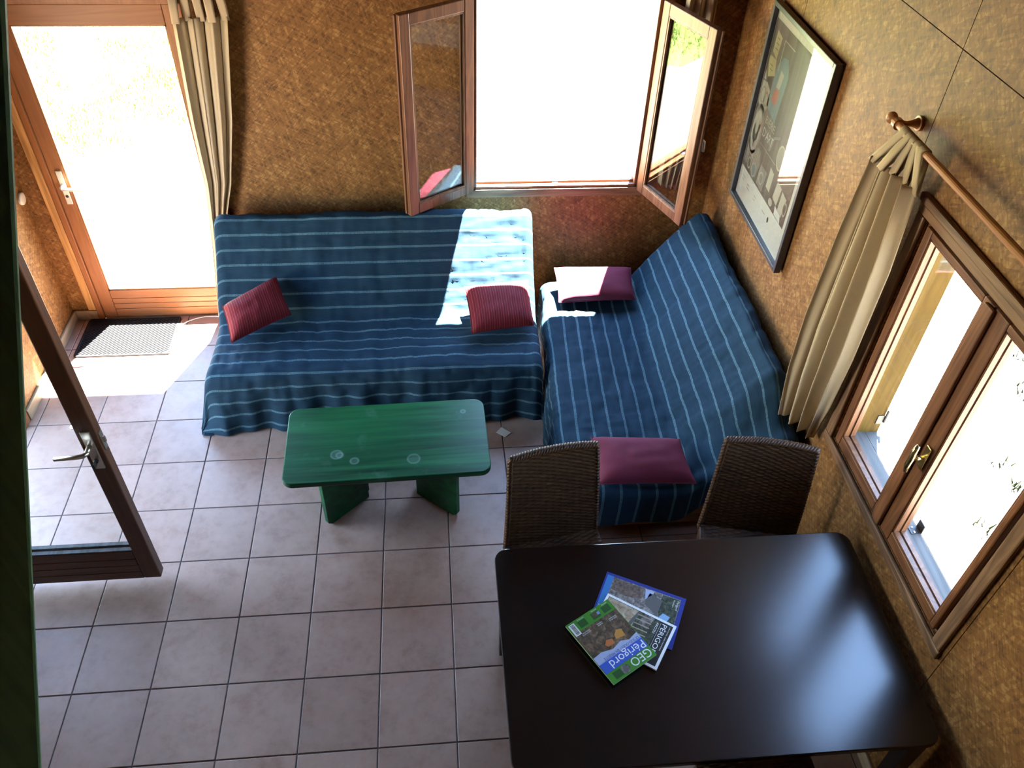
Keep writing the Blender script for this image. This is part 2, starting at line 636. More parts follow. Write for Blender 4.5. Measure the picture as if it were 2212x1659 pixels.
class Print:
    """flat printing on a sheet: to3(u, v, h) maps sheet coordinates (metres, origin at the top left corner, v downwards)"""
    def __init__(s, to3):
        s.to3, s.layers = to3, {}

    def mb(s, mat):
        return s.layers.setdefault(mat, MB())

    def poly(s, mat, pts, h=0.0):
        m = s.mb(mat)
        b = len(m.v)
        m.v += [Vector(s.to3(u, v, h)) for u, v in pts]
        m.f.append(tuple(range(b, b + len(pts))))

    def rect(s, mat, u0, v0, u1, v1, h=0.0):
        s.poly(mat, [(u0, v0), (u0, v1), (u1, v1), (u1, v0)], h)

    def text(s, mat, txt, u, v, height, width=None, h=0.0, ang=0.0):
        vs, fs, w = text_faces(txt, 1.0)
        sy = height / 0.70
        sx = sy if width is None else width / w
        m = s.mb(mat)
        b = len(m.v)
        ca, sa = math.cos(ang), math.sin(ang)
        for x, y in vs:
            du, dv = x * sx, -y * sy
            m.v.append(Vector(s.to3(u + du * ca - dv * sa, v + du * sa + dv * ca, h)))
        m.f += [tuple(b + i for i in f) for f in fs]

    def ellipse(s, mat, u, v, a, b_, h=0.0, n=28, inner=0.0):
        m = s.mb(mat)
        b = len(m.v)
        if not inner:
            s.poly(mat, [(u + a * math.cos(2 * PI * k / n), v - b_ * math.sin(2 * PI * k / n)) for k in range(n)], h)
            return
        for k in range(n):
            t = 2 * PI * k / n
            m.v.append(Vector(s.to3(u + a * math.cos(t), v - b_ * math.sin(t), h)))
            m.v.append(Vector(s.to3(u + a * inner * math.cos(t), v - b_ * inner * math.sin(t), h)))
        for k in range(n):
            k2 = (k + 1) % n
            m.f.append((b + 2 * k, b + 2 * k2, b + 2 * k2 + 1, b + 2 * k + 1))

    def build(s, parent, names):
        for mat, m in s.layers.items():
            obj(names.get(mat, mat.replace('ink_', 'printed_').replace('photo_', 'photo_of_').replace('poster_', 'printed_')), m, mat, parent, kind='stuff' if len(m.f) > 1 else None)


def inkmat(name, c, rough=0.45):
    M[name] = plain(name, c, rough, 0.4, var=0.04, scale=80)
    return name


def photomat(name, a, b, c, scale=40):
    k = NT(name, 0.4, 0.4)
    f = k.noise(k.coord(), scale, 5, 0.65, 0.5)
    k.col(k.ramp(f, [(0.35, a), (0.5, b), (0.66, c)]))
    M[name] = k.m
    return name


# ------------------------------------------------------------------ room shell
XL, XR, YB, YF, HT = -0.735, 3.42, 2.011, -4.6, 4.6
TS = 0.338

floor = obj('floor', MB().box(XL, XR, YF, YB, -0.12, -0.003), 'grout', kind='structure', label='dark grout bed of the tiled floor')
cache = {}
for ix in range(-3, 11):
    for iy in range(-14, 6):
        x0, x1 = max(ix * TS + 0.0028, XL), min((ix + 1) * TS - 0.0028, XR)
        y0, y1 = max(iy * TS + 0.0028, YF), min((iy + 1) * TS - 0.0028, YB)
        if x1 - x0 < 0.01 or y1 - y0 < 0.01:
            continue
        key = (round(x1 - x0, 4), round(y1 - y0, 4))
        if key not in cache:
            a, b, e = key[0] / 2, key[1] / 2, 0.0022
            mb = MB()
            lo = [(-a, -b), (a, -b), (a, b), (-a, b)]
            hi = [(-a + e, -b + e), (a - e, -b + e), (a - e, b - e), (-a + e, b - e)]
            mb.v = [Vector((x, y, -0.009)) for x, y in lo] + [Vector((x, y, -0.0015)) for x, y in lo] + [Vector((x, y, 0)) for x, y in hi]
            for k in range(4):
                j = (k + 1) % 4
                mb.f += [(k, j, 4 + j, 4 + k), (4 + k, 4 + j, 8 + j, 8 + k)]
            mb.f.append((8, 9, 10, 11))
            me = bpy.data.meshes.new('tile')
            me.from_pydata([tuple(p) for p in mb.v], [], mb.f)
            me.materials.append(M['tile'])
            cache[key] = me
        t = bpy.data.objects.new('tile', cache[key])
        COL.objects.link(t)
        t.parent = floor
        t.location = ((x0 + x1) / 2, (y0 + y1) / 2, random.uniform(-0.0006, 0.0004))

# back wall: door hole and window hole
DX0, DX1, DZ1 = -0.58, 0.42, 2.06
WX0, WX1, WZ0, WZ1 = 1.925, 2.955, 0.925, 2.235
mb = panel(MB(), (XL - 0.16, XR + 0.16), (-0.12, HT), [(DX0, DX1, -1, DZ1), (WX0, WX1, WZ0, WZ1)],
           lambda u, v, w: (u, YB + w, v), 0.13)
obj('wall_back', mb, 'osb_back', kind='structure', label='wood-strand board wall behind the striped sofas')
# left wall: opening of the glazed door
LY0, LY1, LZ1 = -0.17, 0.98, 2.10
mb = panel(MB(), (YF, YB), (-0.12, HT), [(LY0, LY1, -1, LZ1)], lambda u, v, w: (XL - w, u, v), 0.16)
for i, f in enumerate(mb.f):
    mb.f[i] = f[::-1]
obj('wall_left', mb, 'osb_side', kind='structure', label='wood-strand board wall beside the door mat')
# right wall: backing plus separate boards
RY0, RY1, RZ0, RZ1 = -1.155, -0.165, 0.90, 2.03
mb = panel(MB(), (YF, YB), (-0.12, HT), [(RY0, RY1, RZ0, RZ1 + 0.42)], lambda u, v, w: (XR + 0.012 + w, u, v), 0.15)
wr = obj('wall_right', mb, 'osb_side', kind='structure', label='wood-strand board wall with the framed poster')
G = 0.0018
ys = [YF, -3.73, -2.48, -1.23, 0.022, 1.272, YB]
for a, b in zip(ys, ys[1:]):
    for z0, z1 in ((0, 2.551), (2.551, HT)):
        hole = [(RY0, RY1, RZ0, RZ1)] if z0 == 0 else []
        obj('osb_panel', panel(MB(), (a + G, b - G), (z0 + G, z1 - G), hole, lambda u, v, w: (XR + w, u, v), 0.0115), 'osb_side', wr)
obj('wall_front', MB().box(XL - 0.16, XR + 0.16, YF - 0.12, YF, -0.12, HT), 'render', kind='structure')
obj('ceiling', MB().box(XL - 0.16, XR + 0.16, YF - 0.12, YB + 0.13, HT, HT + 0.1), 'render', kind='structure')
obj('mezzanine_floor', MB().box(XL, XR, YF, -2.32, 2.05, 2.20), 'pine', kind='structure', label='mezzanine floor the view is taken from')

# baseboards
obj('baseboard_left', MB().box(XL, XL + 0.016, 1.06, YB, 0.001, 0.075), 'skirting', kind='structure', bevel=0.004,
    label='pale wooden skirting board running from the mat')
obj('baseboard_back', MB().box(XL + 0.016, DX0 - 0.002, YB - 0.016, YB, 0.001, 0.075), 'skirting', kind='structure', bevel=0.004)
obj('baseboard_right', MB().box(XR - 0.016, XR, YF, YB, 0.001, 0.075), 'skirting', kind='structure', bevel=0.004)
obj('trim_1', MB().box(DX0 - 0.052, DX0 - 0.003, YB - 0.013, YB, 0.077, DZ1 + 0.05), 'pine', kind='structure', bevel=0.003,
    label='grained pine strip beside the glazed garden door')

# ---- door_1: glazed garden door in the back wall
d1 = struct('door_1', 'glazed wooden door flooded with daylight beside the mat')
GX0, GX1, GZ0, GZ1 = -0.462, 0.322, 0.228, 1.918
fy0, fy1 = YB - 0.004, YB + 0.06
fr = MB()
fr.box(DX0, DX0 + 0.035, fy0 - 0.012, fy1 + 0.03, 0, DZ1).box(DX1 - 0.02, DX1, fy0 - 0.012, fy1 + 0.03, 0, DZ1)
fr.box(DX0, DX1, fy0 - 0.012, fy1 + 0.03, DZ1 - 0.035, DZ1).box(DX0 + 0.03, DX1 - 0.02, fy0 + 0.01, fy1 + 0.07, -0.02, 0.012)
obj('frame', fr, 'door_v', d1, bevel=0.004)
obj('stile', MB().box(DX0 + 0.037, GX0, fy0, fy1 - 0.01, 0.014, DZ1 - 0.037), 'door_v', d1, bevel=0.005)
obj('stile', MB().box(GX1, DX1 - 0.022, fy0, fy1 - 0.01, 0.014, DZ1 - 0.037), 'door_v', d1, bevel=0.005)
obj('top_rail', MB().box(GX0, GX1, fy0, fy1 - 0.01, GZ1, DZ1 - 0.037), 'door_x', d1, bevel=0.005)
zz = [0.014, 0.075, 0.118, 0.160, GZ0]
for a, b in zip(zz, zz[1:]):
    obj('rail_board', MB().box(GX0 + 0.0005, GX1 - 0.0005, fy0, fy1 - 0.012, a + 0.001, b - 0.001), 'door_x', d1, bevel=0.004)
obj('pane', MB().box(GX0 - 0.01, GX1 + 0.01, fy0 + 0.022, fy0 + 0.028, GZ0 - 0.01, GZ1 + 0.01), 'glass', d1)
bead = MB()
bead.box(GX0, GX0 + 0.008, fy0 + 0.004, fy0 + 0.021, GZ0, GZ1).box(GX1 - 0.008, GX1, fy0 + 0.004, fy0 + 0.021, GZ0, GZ1)
bead.box(GX0, GX1, fy0 + 0.004, fy0 + 0.021, GZ0, GZ0 + 0.008).box(GX0, GX1, fy0 + 0.004, fy0 + 0.021, GZ1 - 0.008, GZ1)
obj('glazing_bead', bead, 'door_v', d1)
pl_ = obj('handle_plate', MB().box(-0.508, -0.474, fy0 - 0.008, fy0 - 0.001, 0.875, 1.095), 'white', d1, bevel=0.004, label='cream lock plate')
lv = MB().tube([(-0.491, fy0 - 0.006, 1.005), (-0.491, fy0 - 0.045, 1.005), (-0.478, fy0 - 0.058, 1.005), (-0.44, fy0 - 0.06, 1.003), (-0.37, fy0 - 0.058, 0.998)],
               [0.010, 0.010, 0.011, 0.010, 0.009], 10)
obj('lever', lv, 'white', pl_, smooth=True)
obj('keyhole', MB().prism([(-0.491 + 0.009 * math.cos(t * PI / 6), 0.009 * math.sin(t * PI / 6)) for t in range(12)], 0, 0.002,
                          Matrix.Translation((0, fy0 - 0.008, 0.930)) @ Matrix.Rotation(PI / 2, 4, 'X')), 'darkmetal', pl_)

# ---- window_1: open two-leaf window in the back wall
w1 = struct('window_1', 'wide open wooden window above the sofa corner')
fr = MB()
fr.box(WX0, WX0 + 0.020, YB - 0.006, YB + 0.075, WZ0, WZ1).box(WX1 - 0.020, WX1, YB - 0.006, YB + 0.075, WZ0, WZ1)
fr.box(WX0, WX1, YB - 0.006, YB + 0.075, WZ1 - 0.04, WZ1)
obj('frame', fr, 'oak_v', w1, bevel=0.004)
obj('bottom_rail', MB().box(WX0, WX1, YB - 0.006, YB + 0.03, WZ0, WZ0 + 0.016).box(WX0, WX1, YB + 0.03, YB + 0.075, WZ0, WZ0 + 0.030), 'oak_x', w1, bevel=0.003)
obj('outer_sill', MB().box(WX0, WX1, YB + 0.077, YB + 0.17, WZ0 - 0.015, WZ0 + 0.006), 'sill', w1)
obj('keeper', MB().box(2.42, 2.455, YB + 0.002, YB + 0.028, WZ0 + 0.017, WZ0 + 0.022), 'steel', w1, label='pale metal latch keeper')
obj('trim_2', MB().box(WX0 - 0.045, WX1 + 0.075, YB - 0.016, YB - 0.0005, 0.868, WZ0 - 0.002), 'trim_x', kind='structure', bevel=0.004,
    label='wooden casing board under the open window')
obj('trim_3', MB().box(WX1 + 0.002, WX1 + 0.06, YB - 0.016, YB - 0.0005, WZ0, WZ1 + 0.06), 'trim_v', kind='structure', bevel=0.004)
obj('trim_4', MB().box(WX0 - 0.06, WX0 - 0.002, YB - 0.016, YB - 0.0005, WZ0, WZ1 + 0.06), 'trim_v', kind='structure', bevel=0.004)


def sash(parent, hinge, free, z0, z1, side, label, cap=False):
    """open casement: side=+1 puts the thickness to the left of hinge->free"""
    h, f = Vector((*hinge, 0)), Vector((*free, 0))
    e = (f - h)
    wd = e.length
    e.normalize()
    nrm = Vector((-e.y, e.x, 0)) * side
    T = Matrix(((e.x, nrm.x, 0, h.x), (e.y, nrm.y, 0, h.y), (0, 0, 1, 0), (0, 0, 0, 1)))
    fl = side < 0
    th, st = 0.044, 0.062

    def B(mb, *a):
        n0 = len(mb.f)
        mb.box(*a, T=T)
        if fl:
            for i in range(n0, len(mb.f)):
                mb.f[i] = mb.f[i][::-1]
        return mb
    c = obj('casement', B(B(MB(), 0, st, 0, th, z0, z1), wd - st, wd, 0, th, z0, z1), 'oak_v', parent, bevel=0.005, label=label)
    obj('rail', B(MB(), st, wd - st, 0.001, th - 0.001, z0 + 0.001, z0 + st), 'oak_v', c, bevel=0.004)
    obj('rail', B(MB(), st, wd - st, 0.001, th - 0.001, z1 - st, z1 - 0.001), 'oak_v', c, bevel=0.004)
    obj('lip', B(MB(), wd - 0.004, wd + 0.012, th - 0.016, th - 0.001, z0 + 0.01, z1 - 0.005), 'oak_v', c, bevel=0.003)
    obj('pane', B(MB(), st - 0.008, wd - st + 0.008, 0.018, 0.0225, z0 + st - 0.008, z1 - st + 0.008), 'glass', c)
    b = MB()
    for y0, y1 in ((0.003, 0.016), (0.026, 0.041)):
        B(b, st, st + 0.010, y0, y1, z0 + st, z1 - st)
        B(b, wd - st - 0.010, wd - st, y0, y1, z0 + st, z1 - st)
        B(b, st, wd - st, y0, y1, z0 + st, z0 + st + 0.010)
        B(b, st, wd - st, y0, y1, z1 - st - 0.010, z1 - st)
    obj('glazing_bead', b, 'trim_v', c)
    return c, T


sash(w1, (1.930, 2.000), (1.540, 1.733), 0.905, 2.062, -1, 'casement swung back over the long sofa')
cr, T = sash(w1, (2.952, 2.000), (3.125, 1.562), 0.905, 2.050, 1, 'casement swung towards the framed poster')
hb = MB().tube([T @ Vector(p) for p in ((0.43, 0.044, 1.43), (0.43, 0.075, 1.43), (0.445, 0.085, 1.42), (0.445, 0.09, 1.36))], 0.008, 8)
obj('handle', hb, 'steel', cr, smooth=True)

# ---- window_2: closed two-leaf window in the right wall
w2 = struct('window_2', 'closed two-leaf wooden window over the dining table')
fr = MB()
X0, X1 = XR + 0.002, XR + 0.06
y_a, y_b = RY0, RY1
z_a, z_b = RZ0, RZ1
obj('frame', MB().box(X0 + 0.006, X1, y_b - 0.020, y_b, z_a, z_b).box(X0 + 0.006, X1, y_a, y_a + 0.020, z_a, z_b)
    .box(X0 + 0.006, X1, y_a, y_b, z_b - 0.014, z_b).box(X0 + 0.006, X1, y_a, y_b, z_a, z_a + 0.014), 'oak_v', w2, bevel=0.003)
for (ya, yb, ga, gb, nm) in ((-0.655, -0.187, -0.592, -0.228, 0), (-1.133, -0.659, -1.106, -0.738, 1)):
    c = obj('casement', MB().box(X0 - 0.012, X1 - 0.012, gb, yb, z_a + 0.016, z_b - 0.016)
            .box(X0 - 0.012, X1 - 0.012, ya, ga, z_a + 0.016, z_b - 0.016), 'oak_v', w2, bevel=0.006)
    obj('rail', MB().box(X0 - 0.011, X1 - 0.013, ga, gb, z_a + 0.017, 0.972), 'oak_y', c, bevel=0.005)
    obj('rail', MB().box(X0 - 0.011, X1 - 0.013, ga, gb, 1.985, z_b - 0.017), 'oak_y', c, bevel=0.005)
    obj('pane', MB().box(X0 + 0.016, X0 + 0.021, ga - 0.008, gb + 0.008, 0.964, 1.993), 'glass', c)
    b = MB()
    for xa, xb in ((X0 - 0.006, X0 + 0.014), (X0 + 0.023, X0 + 0.042)):
        b.box(xa, xb, ga, ga + 0.007, 0.972, 1.985).box(xa, xb, gb - 0.007, gb, 0.972, 1.985)
        b.box(xa, xb, ga, gb, 0.972, 0.979).box(xa, xb, ga, gb, 1.978, 1.985)
    obj('glazing_bead', b, 'oak_v', c)
    if nm == 0:
        obj('cover_strip', MB().box(X0 - 0.028, X0 - 0.0125, -0.672, -0.618, z_a + 0.02, z_b - 0.02), 'oak_v', c, bevel=0.006)
pl2 = obj('handle_plate', MB().box(X0 - 0.0205, X0 - 0.0125, -0.722, -0.692, 1.315, 1.425), 'brass', w2, bevel=0.003, label='brass handle plate')
T2 = MB().tube([(X0 - 0.02, -0.707, 1.37), (X0 - 0.062, -0.707, 1.37)], 0.009, 10)
T2.tube([(X0 - 0.064, -0.707, 1.300), (X0 - 0.068, -0.707, 1.335), (X0 - 0.066, -0.707, 1.37), (X0 - 0.068, -0.707, 1.405), (X0 - 0.064, -0.707, 1.436)],
        [0.008, 0.011, 0.012, 0.011, 0.008], 10)
obj('handle', T2, 'brass', pl2, smooth=True)
# casing, reveal boards, sill
obj('trim_5', MB().box(XR - 0.018, XR - 0.0005, y_a - 0.055, y_b + 0.06, z_b + 0.0, z_b + 0.040)
    .box(XR - 0.026, XR - 0.0005, y_a - 0.06, y_b + 0.065, z_b + 0.040, z_b + 0.072), 'trim_y', kind='structure', bevel=0.006,
    label='moulded head casing of the closed window')
obj('trim_6', MB().box(XR - 0.018, XR - 0.0005, y_a - 0.055, y_a - 0.002, z_a - 0.001, z_b - 0.001), 'trim_v', kind='structure', bevel=0.006)
obj('trim_7', MB().box(XR - 0.018, XR - 0.0005, y_b + 0.002, y_b + 0.055, z_a - 0.001, z_b - 0.001), 'trim_v', kind='structure', bevel=0.006)
obj('trim_8', MB().box(XR - 0.018, XR - 0.0005, y_a - 0.06, y_b + 0.06, z_a - 0.050, z_a - 0.002), 'trim_y', kind='structure', bevel=0.006)
obj('reveal', MB().box(X1 + 0.001, XR + 0.185, y_b - 0.012, y_b - 0.0005, z_a + 0.03, z_b), 'reveal', w2, label='yellow pine board lining the window opening')
obj('reveal', MB().box(X1 + 0.001, XR + 0.185, y_a + 0.0005, y_a + 0.012, z_a + 0.03, z_b), 'reveal', w2)
sl_ = obj('outer_sill', MB().box(X1 + 0.001, XR + 0.125, y_a, y_b, z_a + 0.0, z_a + 0.040), 'sill', w2, bevel=0.003)
obj('sill_board', MB().box(XR + 0.127, XR + 0.20, y_a, y_b, z_a - 0.004, z_a + 0.036), 'sill', w2, bevel=0.003)
st_ = obj('shutter_stop', MB().box(XR + 0.125, XR + 0.129, -0.735, -0.695, z_a + 0.041, z_a + 0.082)
          .box(XR + 0.086, XR + 0.128, -0.735, -0.695, z_a + 0.0395, z_a + 0.043), 'darkmetal', w2)
for yy in (-0.727, -0.705):
    obj('screw', MB().sphere((XR + 0.10, yy, z_a + 0.043), 0.005, 8, 5), 'steel', st_)
hg = MB().tube([(XR + 0.19, y_b - 0.018, 1.00), (XR + 0.19, y_b - 0.018, 1.075)], 0.006, 8)
hg.box(XR + 0.155, XR + 0.186, y_b - 0.016, y_b - 0.0125, 0.99, 1.04)
obj('hinge', hg, 'darkmetal', w2)

# ---- door_2: open glazed leaf and the opening in the left wall
d2 = struct('door_2', 'open glazed door leaf standing out into the room')
jb = MB().box(XL - 0.16, XL + 0.012, LY1 - 0.002, LY1 + 0.075, 0, LZ1).box(XL - 0.16, XL + 0.012, LY0 - 0.06, LY0, 0, LZ1)
jb.box(XL - 0.16, XL + 0.012, LY0 - 0.06, LY1 + 0.075, LZ1 - 0.04, LZ1 + 0.05)
obj('jamb', jb, 'door_v', d2, bevel=0.004)
obj('threshold', MB().box(XL - 0.2, XL + 0.004, LY0, LY1, -0.03, 0.012), 'sill', d2)
QX0, QX1, qy0, qy1, QZ0, QZ1 = -0.715, 0.282, -0.122, -0.068, 0.052, 2.055
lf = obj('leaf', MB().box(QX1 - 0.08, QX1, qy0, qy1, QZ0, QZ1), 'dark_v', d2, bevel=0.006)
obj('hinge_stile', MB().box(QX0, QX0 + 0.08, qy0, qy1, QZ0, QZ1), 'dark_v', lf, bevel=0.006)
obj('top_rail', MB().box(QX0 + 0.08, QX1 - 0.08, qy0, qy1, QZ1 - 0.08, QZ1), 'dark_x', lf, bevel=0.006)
zz = [QZ0, 0.108, 0.160, 0.212, 0.272]
for a, b in zip(zz, zz[1:]):
    obj('rail_board', MB().box(QX0 + 0.0805, QX1 - 0.0805, qy0 + 0.001, qy1 - 0.001, a, b - 0.001), 'dark_x', lf, bevel=0.003)
obj('pane', MB().box(QX0 + 0.07, QX1 - 0.07, -0.098, -0.092, 0.265, QZ1 - 0.07), 'glass', lf)
obj('glazing_bead', MB().box(QX0 + 0.08, QX1 - 0.08, -0.089, -0.070, 0.2725, 0.285).box(QX0 + 0.08, QX1 - 0.08, -0.119, -0.100, 0.2725, 0.280), 'sill', lf)
hp = obj('handle_plate', MB().box(0.222, 0.262, qy0 - 0.008, qy0 - 0.0005, 0.87, 1.09), 'steel', lf, bevel=0.003)
hl = MB().tube([(0.240, qy0 - 0.006, 1.01), (0.240, qy0 - 0.05, 1.01), (0.228, qy0 - 0.062, 1.01), (0.19, qy0 - 0.066, 1.008), (0.115, qy0 - 0.062, 1.0)],
               [0.011, 0.010, 0.011, 0.010, 0.010], 10)
obj('lever', hl, 'steel', hp, smooth=True)
hl = MB().tube([(0.240, qy1 + 0.002, 1.01), (0.240, qy1 + 0.05, 1.01), (0.225, qy1 + 0.06, 1.01), (0.13, qy1 + 0.06, 1.0)], 0.010, 10)
obj('lever', hl, 'steel', hp, smooth=True)
kb = MB().tube([(0.242, qy0 - 0.006, 0.925), (0.242, qy0 - 0.022, 0.925)], 0.009, 10).box(0.239, 0.245, qy0 - 0.046, qy0 - 0.022, 0.912, 0.936)
obj('key', kb, 'darkmetal', hp)
obj('strike', MB().box(QX1 + 0.0005, QX1 + 0.004, -0.108, -0.082, 0.96, 1.06).box(QX1 + 0.004, QX1 + 0.014, -0.10, -0.09, 1.0, 1.03), 'steel', lf)

# wall disc
wd = MB().tube([(XL, 1.955, 0.945), (XL + 0.010, 1.955, 0.945), (XL + 0.014, 1.955, 0.945)], [0.037, 0.037, 0.031], 26)
tag(obj('wall_plate', wd, 'white', smooth=False), 'round cream cover plate on the left board wall near the corner', 'wall plate')

# ------------------------------------------------------------------ sofas
def profile(front_y, crease_y, top_y, z_seat, z_top, back_y):
    """side profile of a draped reclining sofa as (a, z) points from the rear hem over the back and seat to the front hem"""
    pts = [(back_y, 0.42), (back_y - 0.015, z_top - 0.10), (top_y + 0.035, z_top - 0.012), (top_y - 0.02, z_top), (top_y - 0.07, z_top - 0.038)]
    pts += [(crease_y + 0.05, z_seat + 0.075), (crease_y, z_seat + 0.018), (crease_y - 0.06, z_seat)]
    pts += [((crease_y * 2 + front_y) / 3, z_seat - 0.004), ((crease_y + front_y * 2) / 3, z_seat + 0.006)]
    pts += [(front_y + 0.07, z_seat + 0.002), (front_y + 0.02, z_seat - 0.018), (front_y, z_seat - 0.06), (front_y - 0.008, z_seat * 0.5), (front_y - 0.02, 0.012)]
    return pts


def smooth_path(pts, step):
    """Catmull-Rom through pts, resampled at an even step; returns list of (point, arclength)"""
    P = [Vector(p) for p in pts]
    P = [P[0] * 2 - P[1]] + P + [P[-1] * 2 - P[-2]]
    dense = []
    for i in range(1, len(P) - 2):
        a, b, c, d = P[i - 1:i + 3]
        for k in range(24):
            t = k / 24
            dense.append(0.5 * ((2 * b) + (c - a) * t + (2 * a - 5 * b + 4 * c - d) * t * t + (3 * b - a - 3 * c + d) * t ** 3))
    dense.append(P[-2])
    L = [0.0]
    for p, q in zip(dense, dense[1:]):
        L.append(L[-1] + (q - p).length)
    n = max(2, round(L[-1] / step))
    out, j = [], 0
    for k in range(n + 1):
        s = L[-1] * k / n
        while j < len(L) - 2 and L[j + 1] < s:
            j += 1
        t = (s - L[j]) / max(1e-9, L[j + 1] - L[j])
        out.append((dense[j].lerp(dense[j + 1], t), s))
    return out


def sofa_cover(length, prof, drop0, drop1, flare0, flare1, seed, to3, phase=0.0, wr=1.0, front_shift=None, fold=1.0):
    path = smooth_path(prof, 0.016)
    nv = len(path) - 1
    us = []
    u = -drop0
    while u < length + drop1:
        us.append(u)
        u += 0.0165
    us.append(length + drop1)
    nu = len(us) - 1
    zmax = max(p.y for p, s in path)
    pts, uvs = {}, {}
    for i, u in enumerate(us):
        for j, (p, s) in enumerate(path):
            a, z = p
            uu = u
            over = max(-u, u - length, 0.0)
            sgn = -1 if u < 0 else 1
            fl = flare0 if u < 0 else flare1
            # wrinkles
            q = Vector((u * 2.6 + seed, s * 2.6, seed * 1.7))
            n1 = noise.noise(q)
            n2 = noise.noise(Vector((u * 9 + seed, s * 5, 3.3)))
            n3 = abs(noise.noise(Vector((u * 5 + seed * 2, s * 16, 7.7))))
            n4 = abs(noise.noise(Vector((u * 19 + seed * 2, s * 4, 1.7))))
            d = wr * (0.010 * n1 + 0.005 * n2 - 0.005 * max(0, 0.25 - n3) * 3 - 0.0045 * max(0, 0.22 - n4) * 3)
            # direction of the normal in the profile plane
            pa = path[max(0, j - 1)][0]
            pb = path[min(nv, j + 1)][0]
            tg = (pb - pa)
            nr = Vector((-tg.y, tg.x))
            if nr.length > 1e-9:
                nr.normalize()
            # the path runs rear -> front, so the outward side is
            nr = -nr
            if over > 0:
                r = 0.05
                e = min(over, r * PI / 2)
                ang = e / r
                uu = (0 if u < 0 else length) + sgn * (r * math.sin(ang) - 0.0) - sgn * r
                uu += sgn * 0.05
                zd = r * (1 - math.cos(ang)) + max(0, over - r * PI / 2)
                z2 = max(0.008, z - zd)
                t = 1 - z2 / max(z, 1e-3)
                ff = min(1.0, max(0.0, 1.25 - 1.25 * abs(a - prof[-1][0]) / abs(prof[0][0] - prof[-1][0])))
                uu += sgn * (fl * ff * t + ff * (0.018 * t * math.sin(a * 21 + seed) + 0.012 * n1))
                z = z2
                d *= 0.3
            a += nr.x * d
            z = max(0.006, z + nr.y * d)
            # hanging folds on the front drop
            zs = 0.36
            if p.y < zs and j > nv * 0.5:
                t = (zs - p.y) / zs
                if fold < 1:
                    t *= max(0.0, min(1.0, (u - 0.85) / 0.3))
                a -= fold * (t * (0.018 * math.sin(u * 17 + seed) + 0.012 * math.sin(u * 39 + 1.3 * seed)) + 0.02 * t)
            if front_shift:
                w = min(1.0, s / path[-1][1] * 1.9) if False else max(0.0, min(1.0, (s / path[-1][1] - 0.42) / 0.35))
                a += front_shift(u) * w
            pts[i, j] = to3(uu, a, z)
            uvs[i, j] = (u, s + phase)
    mb = MB()
    mb.grid(nu, nv, lambda i, j: pts[i, j], lambda i, j: uvs[i, j])
    return mb


# long sofa along the back wall
s1 = thing('sofa', 'long sofa under a dark blue striped throw, set along the back wall', 'sofa', (1.35, 1.4, 0))
o1 = s1.location
pr = profile(0.925, 1.425, 1.825, 0.405, 0.885, 1.905)
mb = sofa_cover(1.800, pr, 0.46, 0.30, 0.085, -0.02, 1.0, lambda u, a, z: (0.425 + u - o1.x, a - o1.y, z - o1.z), 0.02, 1.5)
obj('throw_cover', mb, 'fabric', s1, smooth=True, label='blue throw with pale stripes running lengthwise')
fb = MB()
fb.box(0.47 - o1.x, 2.22 - o1.x, 1.0 - o1.y, 1.78 - o1.y, 0.10, 0.26)
obj('base_frame', fb, 'black', s1)
for x in (0.50, 2.14):
    for y in (1.03, 1.70):
        obj('foot', MB().box(x - o1.x, x + 0.05 - o1.x, y - o1.y, y + 0.05 - o1.y, 0, 0.10), 'black', s1)
lb = MB().prism([(1.993 - o1.x, 0.797 - o1.y), (2.043 - o1.x, 0.757 - o1.y), (2.080 - o1.x, 0.790 - o1.y), (2.026 - o1.x, 0.838 - o1.y)], 0.002, 0.004)
obj('care_label', lb, 'white', s1, label='white care label at the hem')

# short sofa along the right wall
s2 = thing('sofa', 'blue striped sofa along the right wall, under the framed poster', 'sofa', (2.8, 0.87, 0))
o2 = s2.location
pr = profile(2.27, 2.90, 3.325, 0.405, 0.885, 3.395)
pr2 = [(-a, z) for a, z in pr]


def to2(u, a, z):
    # the profile coordinate runs along x, the length along -y
    e = max(0.0, min(1.0, (u - 1.40) / 0.30))
    if z > 0.45:
        z -= (z - 0.45) * 0.36 * e * e * (3 - 2 * e)
    return (a - o2.x, 1.715 - u - o2.y, z - o2.z)


mb = sofa_cover(1.695, pr, 0.40, 0.26, 0.02, 0.01, 5.0, to2, 0.055, 1.7, lambda u: 0.068 - 0.086 * u / 1.695, 0.6)
for i, f in enumerate(mb.f):
    mb.f[i] = f
obj('throw_cover', mb, 'fabric', s2, smooth=True, label='blue throw with pale stripes running along the seat')
fb = MB().box(2.36 - o2.x, 3.28 - o2.x, 0.015 - o2.y, 1.72 - o2.y, 0.09, 0.25)
obj('base_frame', fb, 'oak_x', s2, label='reddish wooden base below the throw')
for x in (2.40, 3.18):
    for y in (0.05, 1.62):
        obj('foot', MB().box(x - o2.x, x + 0.05 - o2.x, y - o2.y, y + 0.05 - o2.y, 0, 0.09), 'oak_v', s2)


